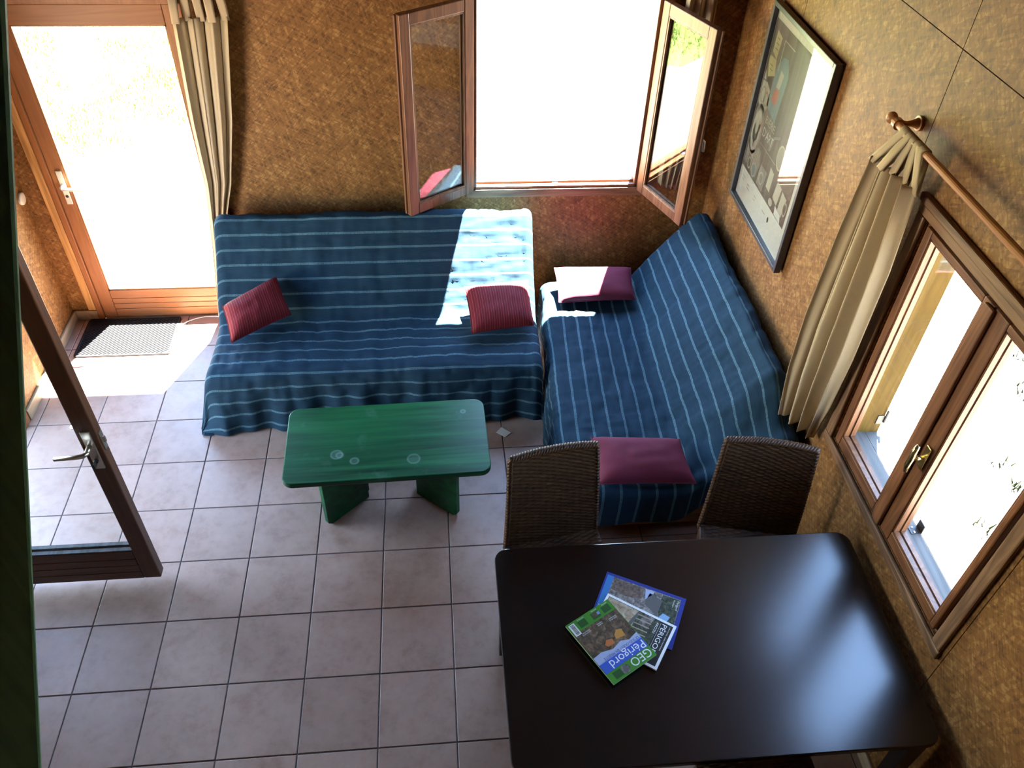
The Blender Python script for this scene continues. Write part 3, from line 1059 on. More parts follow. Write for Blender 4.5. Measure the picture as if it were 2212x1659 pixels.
def cushion(name, label, corners, mat, thick, seed, stripes_along=0, group=None):
    """corners BL BR TR TL in world space; puffed pillow over that patch"""
    BL, BR, TR, TL = [Vector(c) for c in corners]
    ctr = (BL + BR + TR + TL) / 4
    nrm = ((BR - BL).cross(TL - BL) + (TR - TL).cross(TR - BR)).normalized()
    if nrm.z < 0:
        nrm = -nrm
    n = 34
    top, bot = MB(), MB()
    t = thing(name, label, 'cushion', ctr, 0, group)

    def surf(sgn):
        def fn(i, j):
            s, r = i / n, j / n
            x, y = 2 * s - 1, 2 * r - 1
            # sides bow slightly inwards between pointed corners
            bx = x * (1 - 0.035 * (1 - y * y))
            by = y * (1 - 0.035 * (1 - x * x))
            s2_, r2_ = (bx + 1) / 2, (by + 1) / 2
            p = (BL * (1 - s2_) + BR * s2_) * (1 - r2_) + (TL * (1 - s2_) + TR * s2_) * r2_
            h = ((1 - x ** 6) * (1 - y ** 6)) ** 0.55
            h = h * (0.72 + 0.28 * (1 - x * x) * (1 - y * y))
            w = noise.noise(Vector((s * 5 + seed, r * 5, seed))) * 0.07 + noise.noise(Vector((s * 14, r * 4 + seed, 2))) * 0.035
            k = h * (1 + w)
            off = thick * (0.62 if sgn > 0 else 0.38) * k * sgn
            return p + nrm * off - ctr
        return fn
    wdt, hgt = (BR - BL).length, (TL - BL).length
    mb = MB()
    mb.grid(n, n, surf(1), lambda i, j: (i / n * wdt, j / n * hgt) if mat != 'red' else (i / n, j / n))
    mb.grid(n, n, surf(-1), lambda i, j: (i / n * wdt, j / n * hgt) if mat != 'red' else (i / n, j / n), flip=True)
    obj('cover', mb, mat, t, smooth=True)
    rim = [(-1 + 2 * k / 16, -1) for k in range(16)] + [(1, -1 + 2 * k / 16) for k in range(16)] + [(1 - 2 * k / 16, 1) for k in range(16)] + [(-1, 1 - 2 * k / 16) for k in range(17)]
    path = []
    for x, y in rim:
        bx, by = x * (1 - 0.035 * (1 - y * y)), y * (1 - 0.035 * (1 - x * x))
        a, b = (bx + 1) / 2, (by + 1) / 2
        path.append((BL * (1 - a) + BR * a) * (1 - b) + (TL * (1 - a) + TR * a) * b - ctr)
    obj('seam', MB().tube(path, 0.003, 6), mat, t, smooth=True)
    return t


cushion('cushion', 'red striped corduroy cushion by the curtained end of the long sofa',
        [(0.503, 1.144, 0.472), (0.812, 1.378, 0.478), (0.728, 1.559, 0.622), (0.434, 1.371, 0.555)], 'red', 0.15, 1.0, group='red striped cushions')
cushion('cushion', 'red striped corduroy cushion half in sun near the sofa corner',
        [(1.871, 1.155, 0.472), (2.240, 1.213, 0.472), (2.229, 1.520, 0.572), (1.841, 1.475, 0.570)], 'red', 0.105, 4.0, group='red striped cushions')
cushion('cushion', 'plain mauve cushion half in sun below the open window',
        [(2.417, 1.43, 0.465), (2.895, 1.44, 0.465), (2.905, 1.675, 0.535), (2.417, 1.695, 0.535)], 'mauve', 0.10, 7.0, group='mauve cushions')
cushion('cushion', 'plain mauve cushion on the sofa end behind the wicker chairs',
        [(2.428, -0.005, 0.455), (2.908, -0.030, 0.455), (2.878, 0.225, 0.500), (2.428, 0.265, 0.500)], 'mauve', 0.11, 9.0, group='mauve cushions')


# ------------------------------------------------------------------ tables
def rrect(w, d, r, n=7):
    pts = []
    for cx, cy, a0 in ((w / 2 - r, -d / 2 + r, -PI / 2), (w / 2 - r, d / 2 - r, 0), (-w / 2 + r, d / 2 - r, PI / 2), (-w / 2 + r, -d / 2 + r, PI)):
        for k in range(n + 1):
            a = a0 + PI / 2 * k / n
            pts.append((cx + r * math.cos(a), cy + r * math.sin(a)))
    return pts


ct = thing('coffee_table', 'low green stained coffee table with rounded corners and angled slab legs', 'table', (1.394, 0.388, 0), math.radians(1.4))
obj('tabletop', MB().prism(rrect(1.03, 0.525, 0.055), 0.390, 0.422), 'green', ct, bevel=0.006)
for s in (-1, 1):
    # chevron of two boards, point turned to the middle of the table
    mx, ox = s * 0.125, s * 0.345
    for e in (-1, 1):
        a, b = Vector((ox, e * 0.195)), Vector((mx, 0.0))
        dv = (b - a)
        ln = dv.length
        dv.normalize()
        T = Matrix(((dv.x, 0, -dv.y, a.x), (dv.y, 0, dv.x, a.y), (0, 1, 0, 0), (0, 0, 0, 1)))
        prof = [(0.022, 0.0), (ln - 0.018, 0.0), (ln - 0.018, 0.3895), (0.0, 0.3895), (0.0, 0.022)]
        obj('leg', MB().prism(prof, -0.016, 0.016, T), 'green', ct, bevel=0.004)

dt = thing('dining_table', 'black-brown dining table with rounded corners below the closed window', 'table', (2.618, -1.01, 0), math.radians(-0.3))
obj('tabletop', MB().prism(rrect(1.502, 0.905, 0.055), 0.715, 0.740), 'black', dt, bevel=0.004)
ap = MB()
ap.box(-0.67, 0.67, -0.385, -0.365, 0.63, 0.7145).box(-0.67, 0.67, 0.365, 0.385, 0.63, 0.7145)
ap.box(-0.69, -0.67, -0.36, 0.36, 0.63, 0.7145).box(0.67, 0.69, -0.36, 0.36, 0.63, 0.7145)
obj('apron', ap, 'black', dt)
for sx in (-1, 1):
    for sy in (-1, 1):
        lg = MB()
        cx, cy = sx * 0.697, sy * 0.400
        t0, t1 = 0.022, 0.032
        b = len(lg.v)
        for z, h in ((0, t0), (0.7145, t1)):
            for x, y in ((-h, -h), (h, -h), (h, h), (-h, h)):
                lg.v.append(Vector((cx + x, cy + y, z)))
        lg.f = [(3, 2, 1, 0), (4, 5, 6, 7), (0, 1, 5, 4), (1, 2, 6, 5), (2, 3, 7, 6), (3, 0, 4, 7)]
        obj('leg', lg, 'black', dt, bevel=0.003)


# ------------------------------------------------------------------ wicker chairs
def weave(nu, nv, fn, nrm, stakes, rows, amp):
    """woven sheet as real relief: fn(s, t) -> point, nrm(s, t) -> normal"""
    mb = MB()

    def p(i, j):
        s, t = i / nu, j / nv
        k = int(t * rows)
        ph = (k % 2) * PI
        h = amp * (0.55 * math.cos(s * stakes * PI + ph) + 0.45 * abs(math.sin(t * rows * PI)) * 1.6)
        return fn(s, t) + nrm(s, t) * h
    mb.grid(nu, nv, p)
    return mb


def make_chair(label):
    t = thing('wicker_chair', label, 'chair', (0, 0, 0), 0, 'wicker chairs around the dining table')
    # local frame: the chair looks towards -y, its back is at +y
    wb, ws, zt, zs = 0.385, 0.43, 0.955, 0.455

    def back(s, tt, off=0.0):
        w = ws + (wb - ws) * tt
        x = (s - 0.5) * w
        y = 0.195 + 0.045 * tt * tt + 0.02 * tt - 0.018 * (1 - (2 * s - 1) ** 2) * (-1) * tt * 0.8 + off
        z = zs - 0.03 + (zt - zs + 0.03) * tt + 0.006 * (1 - (2 * s - 1) ** 2)
        return Vector((x, y, z))
    m1 = weave(130, 165, lambda s, q: back(1 - s, q, -0.013), lambda s, q: Vector((0, -1, 0.1)), 13, 55, 0.0042)
    obj('woven_back', m1, 'wicker', t, smooth=True, kind='stuff')
    m2 = weave(100, 110, lambda s, q: back(s, q, 0.013), lambda s, q: Vector((0, 1, -0.1)), 13, 55, 0.0042)
    obj('woven_back', m2, 'wicker', t, smooth=True, kind='stuff')
    # braided border round the backrest
    rim = [back(0, k / 14) for k in range(15)] + [back(k / 14, 1.0) for k in range(1, 14)] + [back(1, 1 - k / 14) for k in range(15)]
    br = MB()
    dense = []
    for a, b in zip(rim, rim[1:]):
        for k in range(6):
            dense.append(a.lerp(b, k / 6))
    for ph in (0, PI * 2 / 3, PI * 4 / 3):
        br.tube([p + Vector((0.004 * math.cos(i * 0.75 + ph), 0.011 * math.sin(i * 0.75 + ph), 0.006 * math.cos(i * 0.75 + ph))) for i, p in enumerate(dense)], 0.0095, 6)
    obj('braided_border', br, 'wicker', t, smooth=True, kind='stuff')
    # seat
    def seat(s, q):
        return Vector(((s - 0.5) * ws, 0.20 - 0.43 * q, zs - 0.012 * (1 - (2 * s - 1) ** 2) * (1 - (2 * q - 1) ** 2)))
    m3 = weave(100, 130, lambda s, q: seat(s, q), lambda s, q: Vector((0, 0, 1)), 13, 44, 0.004)
    obj('woven_seat', m3, 'wicker', t, smooth=True, kind='stuff')
    sb = MB()
    ring = [(-ws / 2, 0.21), (ws / 2, 0.21), (ws / 2, -0.235), (-ws / 2, -0.235), (-ws / 2, 0.21)]
    for z in range(7):
        path = []
        for (a, b), (c, d) in zip(ring, ring[1:]):
            for k in range(10):
                path.append((a + (c - a) * k / 10, b + (d - b) * k / 10, zs - 0.008 - z * 0.0115 + (0.0025 if k % 2 else -0.0025)))
        sb.tube(path, 0.0068, 6)
    obj('woven_rail', sb, 'wicker', t, smooth=True, kind='stuff')
    for sx in (-1, 1):
        for y in (-0.205, 0.185):
            lg = MB().tube([(sx * (ws / 2 - 0.022), y, 0.0), (sx * (ws / 2 - 0.022), y, zs - 0.06)], [0.018, 0.021], 10)
            obj('leg', lg, 'wicker', t, smooth=True)
    return t


def copy_tree(src, label):
    r = src.copy()
    COL.objects.link(r)
    r['label'] = label
    for ch in src.children:
        c = ch.copy()
        COL.objects.link(c)
        c.parent = r
    return r


ch1 = make_chair('brown wicker chair nearest the green coffee table')
ch1.location = (2.190, -0.485, 0)
ch1.rotation_euler = (0, 0, math.radians(10))
ch2 = copy_tree(ch1, 'brown wicker chair beside the right wall, behind the dining table')
ch2.location = (3.035, -0.500, 0)
ch2.rotation_euler = (0, 0, math.radians(-13))
ch3 = copy_tree(ch1, 'brown wicker chair tucked under the near side of the dining table')
ch3.location = (2.80, -1.58, 0)
ch3.rotation_euler = (0, 0, math.radians(184))


# ------------------------------------------------------------------ reading matter on the dining table
def sheet_frame(tl, tr, z):
    """top-left and top-right corner of a cover lying on the table -> map (u right, v down, h up)"""
    a = Vector((tl[0], tl[1], 0))
    e = (Vector((tr[0], tr[1], 0)) - a).normalized()
    dn = Vector((e.y, -e.x, 0))

    def to3(u, v, h):
        return a + e * u + dn * v + Vector((0, 0, z + h))
    return to3


def booklet(name, label, tl, tr, w, hgt, z, th, cover, paper='white'):
    to3 = sheet_frame(tl, tr, z)
    c = to3(w / 2, hgt / 2, 0)
    t = thing(name, label, name, c)
    loc = lambda u, v, h: to3(u, v, h) - c

    def slab(u0, v0, u1, v1, h0, h1):
        m = MB()
        for h in (h0, h1):
            for u, v in ((u0, v0), (u0, v1), (u1, v1), (u1, v0)):
                m.v.append(loc(u, v, h))
        m.f = [(3, 2, 1, 0), (4, 5, 6, 7), (0, 1, 5, 4), (1, 2, 6, 5), (2, 3, 7, 6), (3, 0, 4, 7)]
        return m
    obj('pages', slab(0.001, 0.001, w - 0.001, hgt - 0.001, 0.0004, th - 0.0004), paper, t)
    obj('cover', slab(0, 0, w, hgt, th - 0.0004, th), cover, t)
    obj('back_cover', slab(0, 0, w, hgt, 0, 0.0004), cover, t)
    return t, Print(lambda u, v, h: loc(u, v, th + 0.0002 + h))


inkmat('ink_white', (0.72, 0.72, 0.70))
inkmat('ink_black', (0.012, 0.011, 0.011))
inkmat('ink_green', (0.045, 0.20, 0.012))
inkmat('ink_dark_green', (0.015, 0.07, 0.008))
inkmat('ink_royal', (0.035, 0.085, 0.40))
inkmat('ink_blue', (0.012, 0.025, 0.20))
inkmat('ink_sky', (0.03, 0.16, 0.42))
inkmat('ink_haze', (0.34, 0.38, 0.52))
inkmat('ink_haze_blue', (0.16, 0.22, 0.50))
inkmat('ink_orange', (0.42, 0.13, 0.03))
inkmat('ink_amber', (0.44, 0.20, 0.035))
inkmat('ink_water', (0.22, 0.36, 0.55))
inkmat('ink_tan', (0.36, 0.27, 0.19))
inkmat('ink_slate', (0.10, 0.095, 0.09))
photomat('photo_cliff', (0.035, 0.022, 0.012), (0.085, 0.055, 0.032), (0.20, 0.13, 0.075), 55)
photomat('photo_stone', (0.06, 0.05, 0.045), (0.17, 0.145, 0.13), (0.34, 0.31, 0.29), 70)
photomat('photo_roof', (0.06, 0.04, 0.03), (0.125, 0.085, 0.065), (0.19, 0.14, 0.11), 90)
photomat('photo_foliage', (0.012, 0.016, 0.010), (0.035, 0.045, 0.028), (0.10, 0.115, 0.075), 80)
photomat('photo_facade', (0.22, 0.15, 0.09), (0.36, 0.27, 0.18), (0.48, 0.39, 0.29), 45)

ZT = 0.7405
# 1: large blue bordered brochure
b1, p = booklet('brochure', 'blue bordered brochure with village photos, lowest of the three on the table',
                (2.606, -0.842), (2.500, -1.050), 0.235, 0.325, ZT, 0.004, 'ink_blue')
p.rect('ink_sky', 0.012, 0.292, 0.226, 0.318)
p.rect('photo_stone', 0.014, 0.018, 0.222, 0.292)
p.poly('photo_foliage', [(0.018, 0.020), (0.018, 0.088), (0.07, 0.098), (0.13, 0.08), (0.20, 0.07), (0.20, 0.020)], 0.0001)
p.poly('photo_roof', [(0.018, 0.165), (0.020, 0.285), (0.070, 0.290), (0.082, 0.225), (0.070, 0.165)], 0.0001)
p.poly('ink_haze', [(0.018, 0.124), (0.018, 0.160), (0.066, 0.150), (0.030, 0.126)], 0.0002)
p.poly('ink_slate', [(0.045, 0.085), (0.030, 0.140), (0.085, 0.148), (0.120, 0.090)], 0.0002)
p.poly('ink_water', [(0.105, 0.040), (0.098, 0.070), (0.122, 0.082), (0.135, 0.050)], 0.0002)
p.text('ink_white', 'Périgord', 0.024, 0.030, 0.009, None, 0.0003)
p.text('ink_white', 'Dordogne', 0.024, 0.044, 0.006, None, 0.0003)
p.rect('ink_white', 0.155, 0.300, 0.170, 0.312, 0.0001)
p.build(b1, {'ink_sky': 'spine_band', 'photo_stone': 'cover_photo', 'ink_white': 'lettering'})
# 2: white bordered book with black cover
b2, p = booklet('book', 'white bordered black book titled Périgord, between magazine and brochure',
                (2.537, -0.962), (2.421, -1.131), 0.205, 0.287, ZT + 0.0048, 0.008, 'ink_white')
p.rect('ink_black', 0.010, 0.010, 0.195, 0.277)
p.rect('photo_foliage', 0.012, 0.062, 0.193, 0.150, 0.0001)
p.rect('photo_facade', 0.012, 0.150, 0.193, 0.275, 0.0001)
p.poly('photo_stone', [(0.012, 0.085), (0.012, 0.125), (0.06, 0.135), (0.07, 0.095)], 0.0002)
p.poly('ink_slate', [(0.014, 0.140), (0.014, 0.152), (0.115, 0.176), (0.115, 0.160)], 0.0002)
for k in range(5):
    p.poly('ink_tan', [(0.020 + k * 0.02, 0.088), (0.024 + k * 0.02, 0.150), (0.028 + k * 0.02, 0.150), (0.025 + k * 0.02, 0.088)], 0.0003)
p.text('ink_white', 'PÉRIGORD', 0.018, 0.050, 0.019, 0.158, 0.0003)
p.text('ink_white', 'UN PAYS, DES HOMMES', 0.018, 0.022, 0.004, 0.11, 0.0003)
p.rect('ink_white', 0.018, 0.056, 0.180, 0.0568, 0.0003)
p.text('ink_white', 'ARCOU', 0.022, 0.072, 0.010, None, 0.0003)
p.build(b2, {'ink_black': 'cover_field', 'photo_facade': 'cover_photo', 'ink_white': 'lettering'})
# 3: green travel magazine on top
b3, p = booklet('magazine', 'green travel magazine with orange roofed village, topmost on the dining table',
                (2.434, -1.074), (2.255, -1.178), 0.208, 0.282, ZT + 0.0136, 0.007, 'ink_green')
p.rect('photo_cliff', 0.002, 0.072, 0.206, 0.232)
p.poly('ink_haze', [(0.002, 0.060), (0.002, 0.112), (0.045, 0.104), (0.075, 0.118), (0.12, 0.108), (0.165, 0.122), (0.206, 0.118), (0.206, 0.060)], 0.0001)
p.poly('ink_haze_blue', [(0.002, 0.050), (0.002, 0.090), (0.06, 0.085), (0.14, 0.088), (0.206, 0.085), (0.206, 0.050)], 0.0002)
p.rect('ink_royal', 0.002, 0.044, 0.206, 0.084, 0.0003)
p.poly('ink_amber', [(0.045, 0.125), (0.040, 0.155), (0.060, 0.163), (0.078, 0.150), (0.085, 0.132), (0.062, 0.128)], 0.0002)
p.poly('ink_orange', [(0.098, 0.122), (0.095, 0.142), (0.118, 0.150), (0.135, 0.136), (0.128, 0.124)], 0.0002)
p.text('ink_white', 'GEO', 0.010, 0.040, 0.033, 0.092, 0.0005)
p.text('ink_white', 'Périgord', 0.008, 0.078, 0.033, 0.160, 0.0005)
p.text('ink_blue', 'LE SUD-OUEST EN MAJESTÉ', 0.010, 0.0975, 0.0100, 0.165, 0.0005)
p.rect('ink_dark_green', 0.150, 0.008, 0.186, 0.036, 0.0003)
p.ellipse('photo_stone', 0.132, 0.022, 0.018, 0.018, 0.0004)
p.ellipse('ink_slate', 0.132, 0.022, 0.011, 0.012, 0.0005)
for u0 in (0.014, 0.066, 0.128):
    p.rect('ink_dark_green', u0, 0.240, u0 + 0.036, 0.268, 0.0003)
p.rect('photo_cliff', 0.075, 0.246, 0.096, 0.266, 0.0004)
p.rect('ink_haze_blue', 0.064, 0.250, 0.075, 0.262, 0.0004)
for u0, v0, a in ((0.020, 0.206, 'AU FIL DE LA'), (0.020, 0.213, 'DORDOGNE'), (0.082, 0.214, 'VILLAGES'), (0.082, 0.221, 'PERCHÉS'), (0.140, 0.214, 'SUR LA ROUTE'), (0.140, 0.221, 'DES BASTIDES'),
                  (0.014, 0.276, 'GROTTES'), (0.066, 0.276, 'BASTIDES'), (0.128, 0.276, 'CHÂTEAUX')):
    p.text('ink_white', a, u0, v0, 0.0042, None, 0.0005)
p.rect('ink_white', 0.176, 0.222, 0.202, 0.274, 0.0005)
v0 = 0.226
random.seed(3)
while v0 < 0.268:
    h = random.choice((0.0008, 0.0014, 0.0022))
    p.rect('ink_black', 0.180, v0, 0.196, v0 + h, 0.0006)
    v0 += h + random.choice((0.0008, 0.0014))
p.build(b3, {'photo_cliff': 'cover_photo', 'ink_white': 'lettering', 'ink_royal': 'title_band', 'ink_black': 'barcode'})

# ------------------------------------------------------------------ framed poster on the right wall
fp = thing('framed_poster', 'charcoal framed poster of sepia bottles and labels on the right wall', 'picture', (XR - 0.03, 1.14, 1.677))
PY0, PY1, PZ0, PZ1 = 0.738, 1.540, 1.147, 2.208
ox, oy, oz = fp.location
px0, px1 = XR - 0.046 - ox, XR - 0.012 - ox
fw = 0.024
F = MB()
F.box(px0, px1, PY0 - oy, PY0 + fw - oy, PZ0 - oz, PZ1 - oz).box(px0, px1, PY1 - fw - oy, PY1 - oy, PZ0 - oz, PZ1 - oz)
F.box(px0, px1, PY0 + fw - oy, PY1 - fw - oy, PZ0 - oz, PZ0 + fw - oz).box(px0, px1, PY0 + fw - oy, PY1 - fw - oy, PZ1 - fw - oz, PZ1 - oz)
obj('frame', F, 'frame', fp, bevel=0.003)
inkmat('poster_paper', (0.50, 0.46, 0.40))
inkmat('poster_ground', (0.085, 0.058, 0.050))
inkmat('poster_pale', (0.36, 0.31, 0.25))
inkmat('poster_mid', (0.20, 0.165, 0.14))
inkmat('poster_dark', (0.028, 0.025, 0.024))
inkmat('poster_yellow', (0.40, 0.33, 0.17))
inkmat('poster_teal', (0.12, 0.16, 0.165))
inkmat('poster_red', (0.30, 0.09, 0.065))
obj('sheet', MB().box(px1 - 0.008, px1 - 0.004, PY0 + 0.01 - oy, PY1 - 0.01 - oy, PZ0 + 0.01 - oz, PZ1 - 0.01 - oz), 'poster_paper', fp)
obj('backing', MB().box(px1 - 0.0035, px1 + 0.010, PY0 + 0.012 - oy, PY1 - 0.012 - oy, PZ0 + 0.012 - oz, PZ1 - 0.012 - oz), 'trim_v', fp)
obj('pane', MB().box(px1 - 0.0185, px1 - 0.016, PY0 + 0.012 - oy, PY1 - 0.012 - oy, PZ0 + 0.012 - oz, PZ1 - 0.012 - oz), 'glass', fp)
PW, PH = PY1 - PY0, PZ1 - PZ0
p = Print(lambda u, v, h: Vector((px1 - 0.0085 - h, PY1 - u - oy, PZ1 - v - oz)))
p.rect('poster_ground', 0.030, 0.075, 0.705, 0.865)
h1, h2, h3 = 0.0003, 0.0006, 0.0009
# paper labels at the top left
p.poly('poster_yellow', [(0.075, 0.120), (0.070, 0.225), (0.135, 0.245), (0.148, 0.135)], h1)
p.poly('poster_yellow', [(0.055, 0.250), (0.048, 0.275), (0.085, 0.350), (0.165, 0.315), (0.140, 0.245)], h1)
p.poly('poster_pale', [(0.045, 0.330), (0.040, 0.375), (0.075, 0.372)], h1)
for (u, v) in ((0.085, 0.150), (0.09, 0.175), (0.092, 0.200), (0.075, 0.285), (0.085, 0.305)):
    p.rect('poster_dark', u, v, u + 0.04, v + 0.004, h2)
p.poly('poster_pale', [(0.040, 0.385), (0.035, 0.500), (0.145, 0.520), (0.175, 0.470), (0.160, 0.400), (0.10, 0.375)], h1)
p.ellipse('poster_mid', 0.082, 0.445, 0.032, 0.045, h2, inner=0.75)
p.ellipse('poster_mid', 0.128, 0.452, 0.028, 0.040, h2, inner=0.7)
# tall bottle with torn label
p.poly('poster_teal', [(0.22, 0.20), (0.17, 0.260), (0.150, 0.470), (0.300, 0.500), (0.330, 0.26), (0.28, 0.19)], h1)
p.poly('poster_red', [(0.205, 0.36), (0.195, 0.43), (0.26, 0.43), (0.27, 0.35)], h2)
p.poly('poster_pale', [(0.23, 0.26), (0.215, 0.35), (0.26, 0.345), (0.275, 0.27)], h2)
p.rect('poster_pale', 0.185, 0.130, 0.192, 0.28, h2)
p.rect('poster_pale', 0.185, 0.128, 0.330, 0.134, h2)
# oval badge with a cockerel
p.ellipse('poster_mid', 0.105, 0.625, 0.078, 0.135, h1, 36)
p.ellipse('poster_pale', 0.105, 0.635, 0.058, 0.110, h2, 36)
for k, chx in enumerate('BIÈRE'):
    a = math.radians(128 - 19 * k)
    p.text('poster_dark', chx, 0.105 + 0.066 * math.cos(a) - 0.008, 0.625 - 0.118 * math.sin(a) + 0.006, 0.022, 0.015, h3, math.radians(38 - 19 * k))
p.poly('poster_dark', [(0.068, 0.612), (0.063, 0.650), (0.078, 0.688), (0.105, 0.700), (0.135, 0.672), (0.140, 0.630), (0.150, 0.600), (0.142, 0.580), (0.128, 0.590), (0.122, 0.630), (0.105, 0.655), (0.090, 0.642), (0.085, 0.615), (0.078, 0.600)], h3)
p.rect('poster_dark', 0.100, 0.695, 0.106, 0.725, h3)
p.rect('poster_dark', 0.114, 0.692, 0.120, 0.722, h3)
p.poly('poster_red', [(0.142, 0.580), (0.150, 0.566), (0.158, 0.585), (0.150, 0.598)], h3)
# big words
p.text('poster_pale', 'BIÈRE', 0.195, 0.545, 0.040, 0.135, h2)
p.text('poster_paper', "D'ART", 0.195, 0.615, 0.048, 0.150, h2)
p.rect('poster_pale', 0.195, 0.655, 0.44, 0.658, h2)
# packets, bottles and mugs along the lower edge
p.poly('poster_mid', [(0.045, 0.700), (0.040, 0.830), (0.085, 0.835), (0.090, 0.705), (0.07, 0.680)], h1)
p.poly('poster_pale', [(0.095, 0.705), (0.090, 0.765), (0.150, 0.780), (0.150, 0.700)], h1)
p.poly('poster_mid', [(0.160, 0.690), (0.150, 0.840), (0.235, 0.842), (0.260, 0.760), (0.235, 0.690)], h1)
for k in range(4):
    p.rect('poster_pale', 0.162 + k * 0.020, 0.705, 0.167 + k * 0.020, 0.800, h2)
p.ellipse('poster_pale', 0.120, 0.812, 0.026, 0.034, h2, inner=0.72)
p.ellipse('poster_teal', 0.195, 0.815, 0.034, 0.040, h2)
p.ellipse('poster_pale', 0.195, 0.815, 0.034, 0.040, h3, inner=0.8)
p.poly('poster_mid', [(0.27, 0.74), (0.265, 0.85), (0.36, 0.855), (0.37, 0.74)], h1)
p.ellipse('poster_pale', 0.315, 0.80, 0.032, 0.035, h2, inner=0.75)
p.poly('poster_pale', [(0.40, 0.690), (0.395, 0.80), (0.450, 0.805), (0.455, 0.70)], h1)
p.poly('poster_pale', [(0.52, 0.700), (0.505, 0.800), (0.570, 0.812), (0.585, 0.71)], h2)
p.poly('poster_pale', [(0.60, 0.715), (0.595, 0.82), (0.655, 0.830), (0.665, 0.725)], h2)
p.ellipse('poster_pale', 0.672, 0.775, 0.020, 0.038, h2, inner=0.7)
p.poly('poster_paper', [(0.56, 0.815), (0.57, 0.860), (0.66, 0.862), (0.645, 0.828), (0.60, 0.822)], h3)
p.ellipse('poster_pale', 0.495, 0.835, 0.026, 0.020, h3)
for (u, v, r) in ((0.48, 0.60, 0.05), (0.58, 0.56, 0.055)):
    p.ellipse('poster_mid', u, v, r, r * 1.3, h1)
    p.ellipse('poster_pale', u, v, r, r * 1.3, h2, inner=0.85)
for k, (u, v) in enumerate(((0.07, 0.905), (0.07, 0.925), (0.16, 0.915), (0.16, 0.935), (0.28, 0.918), (0.28, 0.938), (0.42, 0.922))):
    p.rect('poster_mid', u, v, u + 0.05 - 0.012 * (k % 3), v + 0.004, h1)
p.ellipse('poster_dark', 0.52, 0.925, 0.010, 0.016, h1)
p.build(fp, {'poster_ground': 'printed_image', 'poster_paper': 'lettering', 'poster_pale': 'pale_labels', 'poster_yellow': 'paper_labels'})


# ------------------------------------------------------------------ curtains and rods
def curtain(name, label, rows, folds, amp, group=None, tabs=None, rod=None, n=110, seed=0.0):
    """rows: list of (z, left xy, right xy, fold scale) from top to bottom"""
    z0, l0, r0, _ = rows[0]
    loc = Vector(((l0[0] + r0[0]) / 2, (l0[1] + r0[1]) / 2, rows[-1][0]))
    t = thing(name, label, 'curtain', loc, 0, group)
    m = 60

    def lerp_rows(tt):
        x = tt * (len(rows) - 1)
        i = min(len(rows) - 2, int(x))
        f = x - i
        a, b = rows[i], rows[i + 1]
        L = Vector(a[1]).lerp(Vector(b[1]), f)
        R_ = Vector(a[2]).lerp(Vector(b[2]), f)
        return a[0] + (b[0] - a[0]) * f, L, R_, a[3] + (b[3] - a[3]) * f

    def fn(i, j):
        s, tt = i / n, j / m
        z, L, R_, k = lerp_rows(tt)
        d = (R_ - L)
        nr = Vector((-d.y, d.x))
        nr.normalize()
        ph = 2 * PI * folds * (s + 0.05 * math.sin(3 * s + 2 * tt + seed)) + seed
        o = amp * k * (math.sin(ph) + 0.35 * math.sin(2.3 * ph + 1 + tt * 1.5))
        sx = s + 0.016 * math.sin(2 * ph + 0.6)
        q = L + d * min(1, max(0, sx)) + nr * o
        zz_ = z - (0.03 * (s - 0.5) * tt)
        return Vector((q.x, q.y, zz_)) - loc
    obj('cloth', MB().grid(n, m, fn), 'curtain', t, smooth=True, solid=0.003)
    if tabs:
        for s in tabs:
            i = round(s * n)
            a = fn(i, 0) + loc
            # loop over the rod, then the two ends meet at the heading
            (rx, ry), rz = rod(s)
            path = []
            w = 0.026
            ax = Vector((0, 1, 0)) if abs(r0[1] - l0[1]) > abs(r0[0] - l0[0]) else Vector((1, 0, 0))
            out = Vector((1, 0, 0)) if ax.y else Vector((0, 1, 0))
            c = Vector((rx, ry, rz))
            hd = a - c
            for k in range(13):
                th = PI * (-0.5 + 2 * k / 12) if False else -PI / 2 + 2 * PI * k / 12
            loop = []
            for k in range(11):
                th = PI * k / 10
                loop.append(c + out * (0.0165 * math.cos(th)) + Vector((0, 0, 0.0165 * math.sin(th))))
            low1 = a + out * 0.004 + Vector((0, 0, -0.02))
            low2 = a - out * 0.004 + Vector((0, 0, -0.02))
            path = [low1, low1.lerp(loop[0], 0.5)] + loop + [low2.lerp(loop[-1], 0.5), low2]
            tb = MB()
            np_ = len(path)

            def tf(i_, j_):
                pth = path[i_]
                f = abs(i_ - (np_ - 1) / 2) / ((np_ - 1) / 2)
                ww = w * (0.75 + 0.25 * (1 - f))
                return pth + ax * (ww * (j_ / 4 - 0.5) * 2) + out * (0.001 * math.cos(j_ * 2.1) * f) - loc
            tb.grid(np_ - 1, 4, tf)
            obj('tab', tb, 'curtain', t, smooth=True, solid=0.0025)
    return t


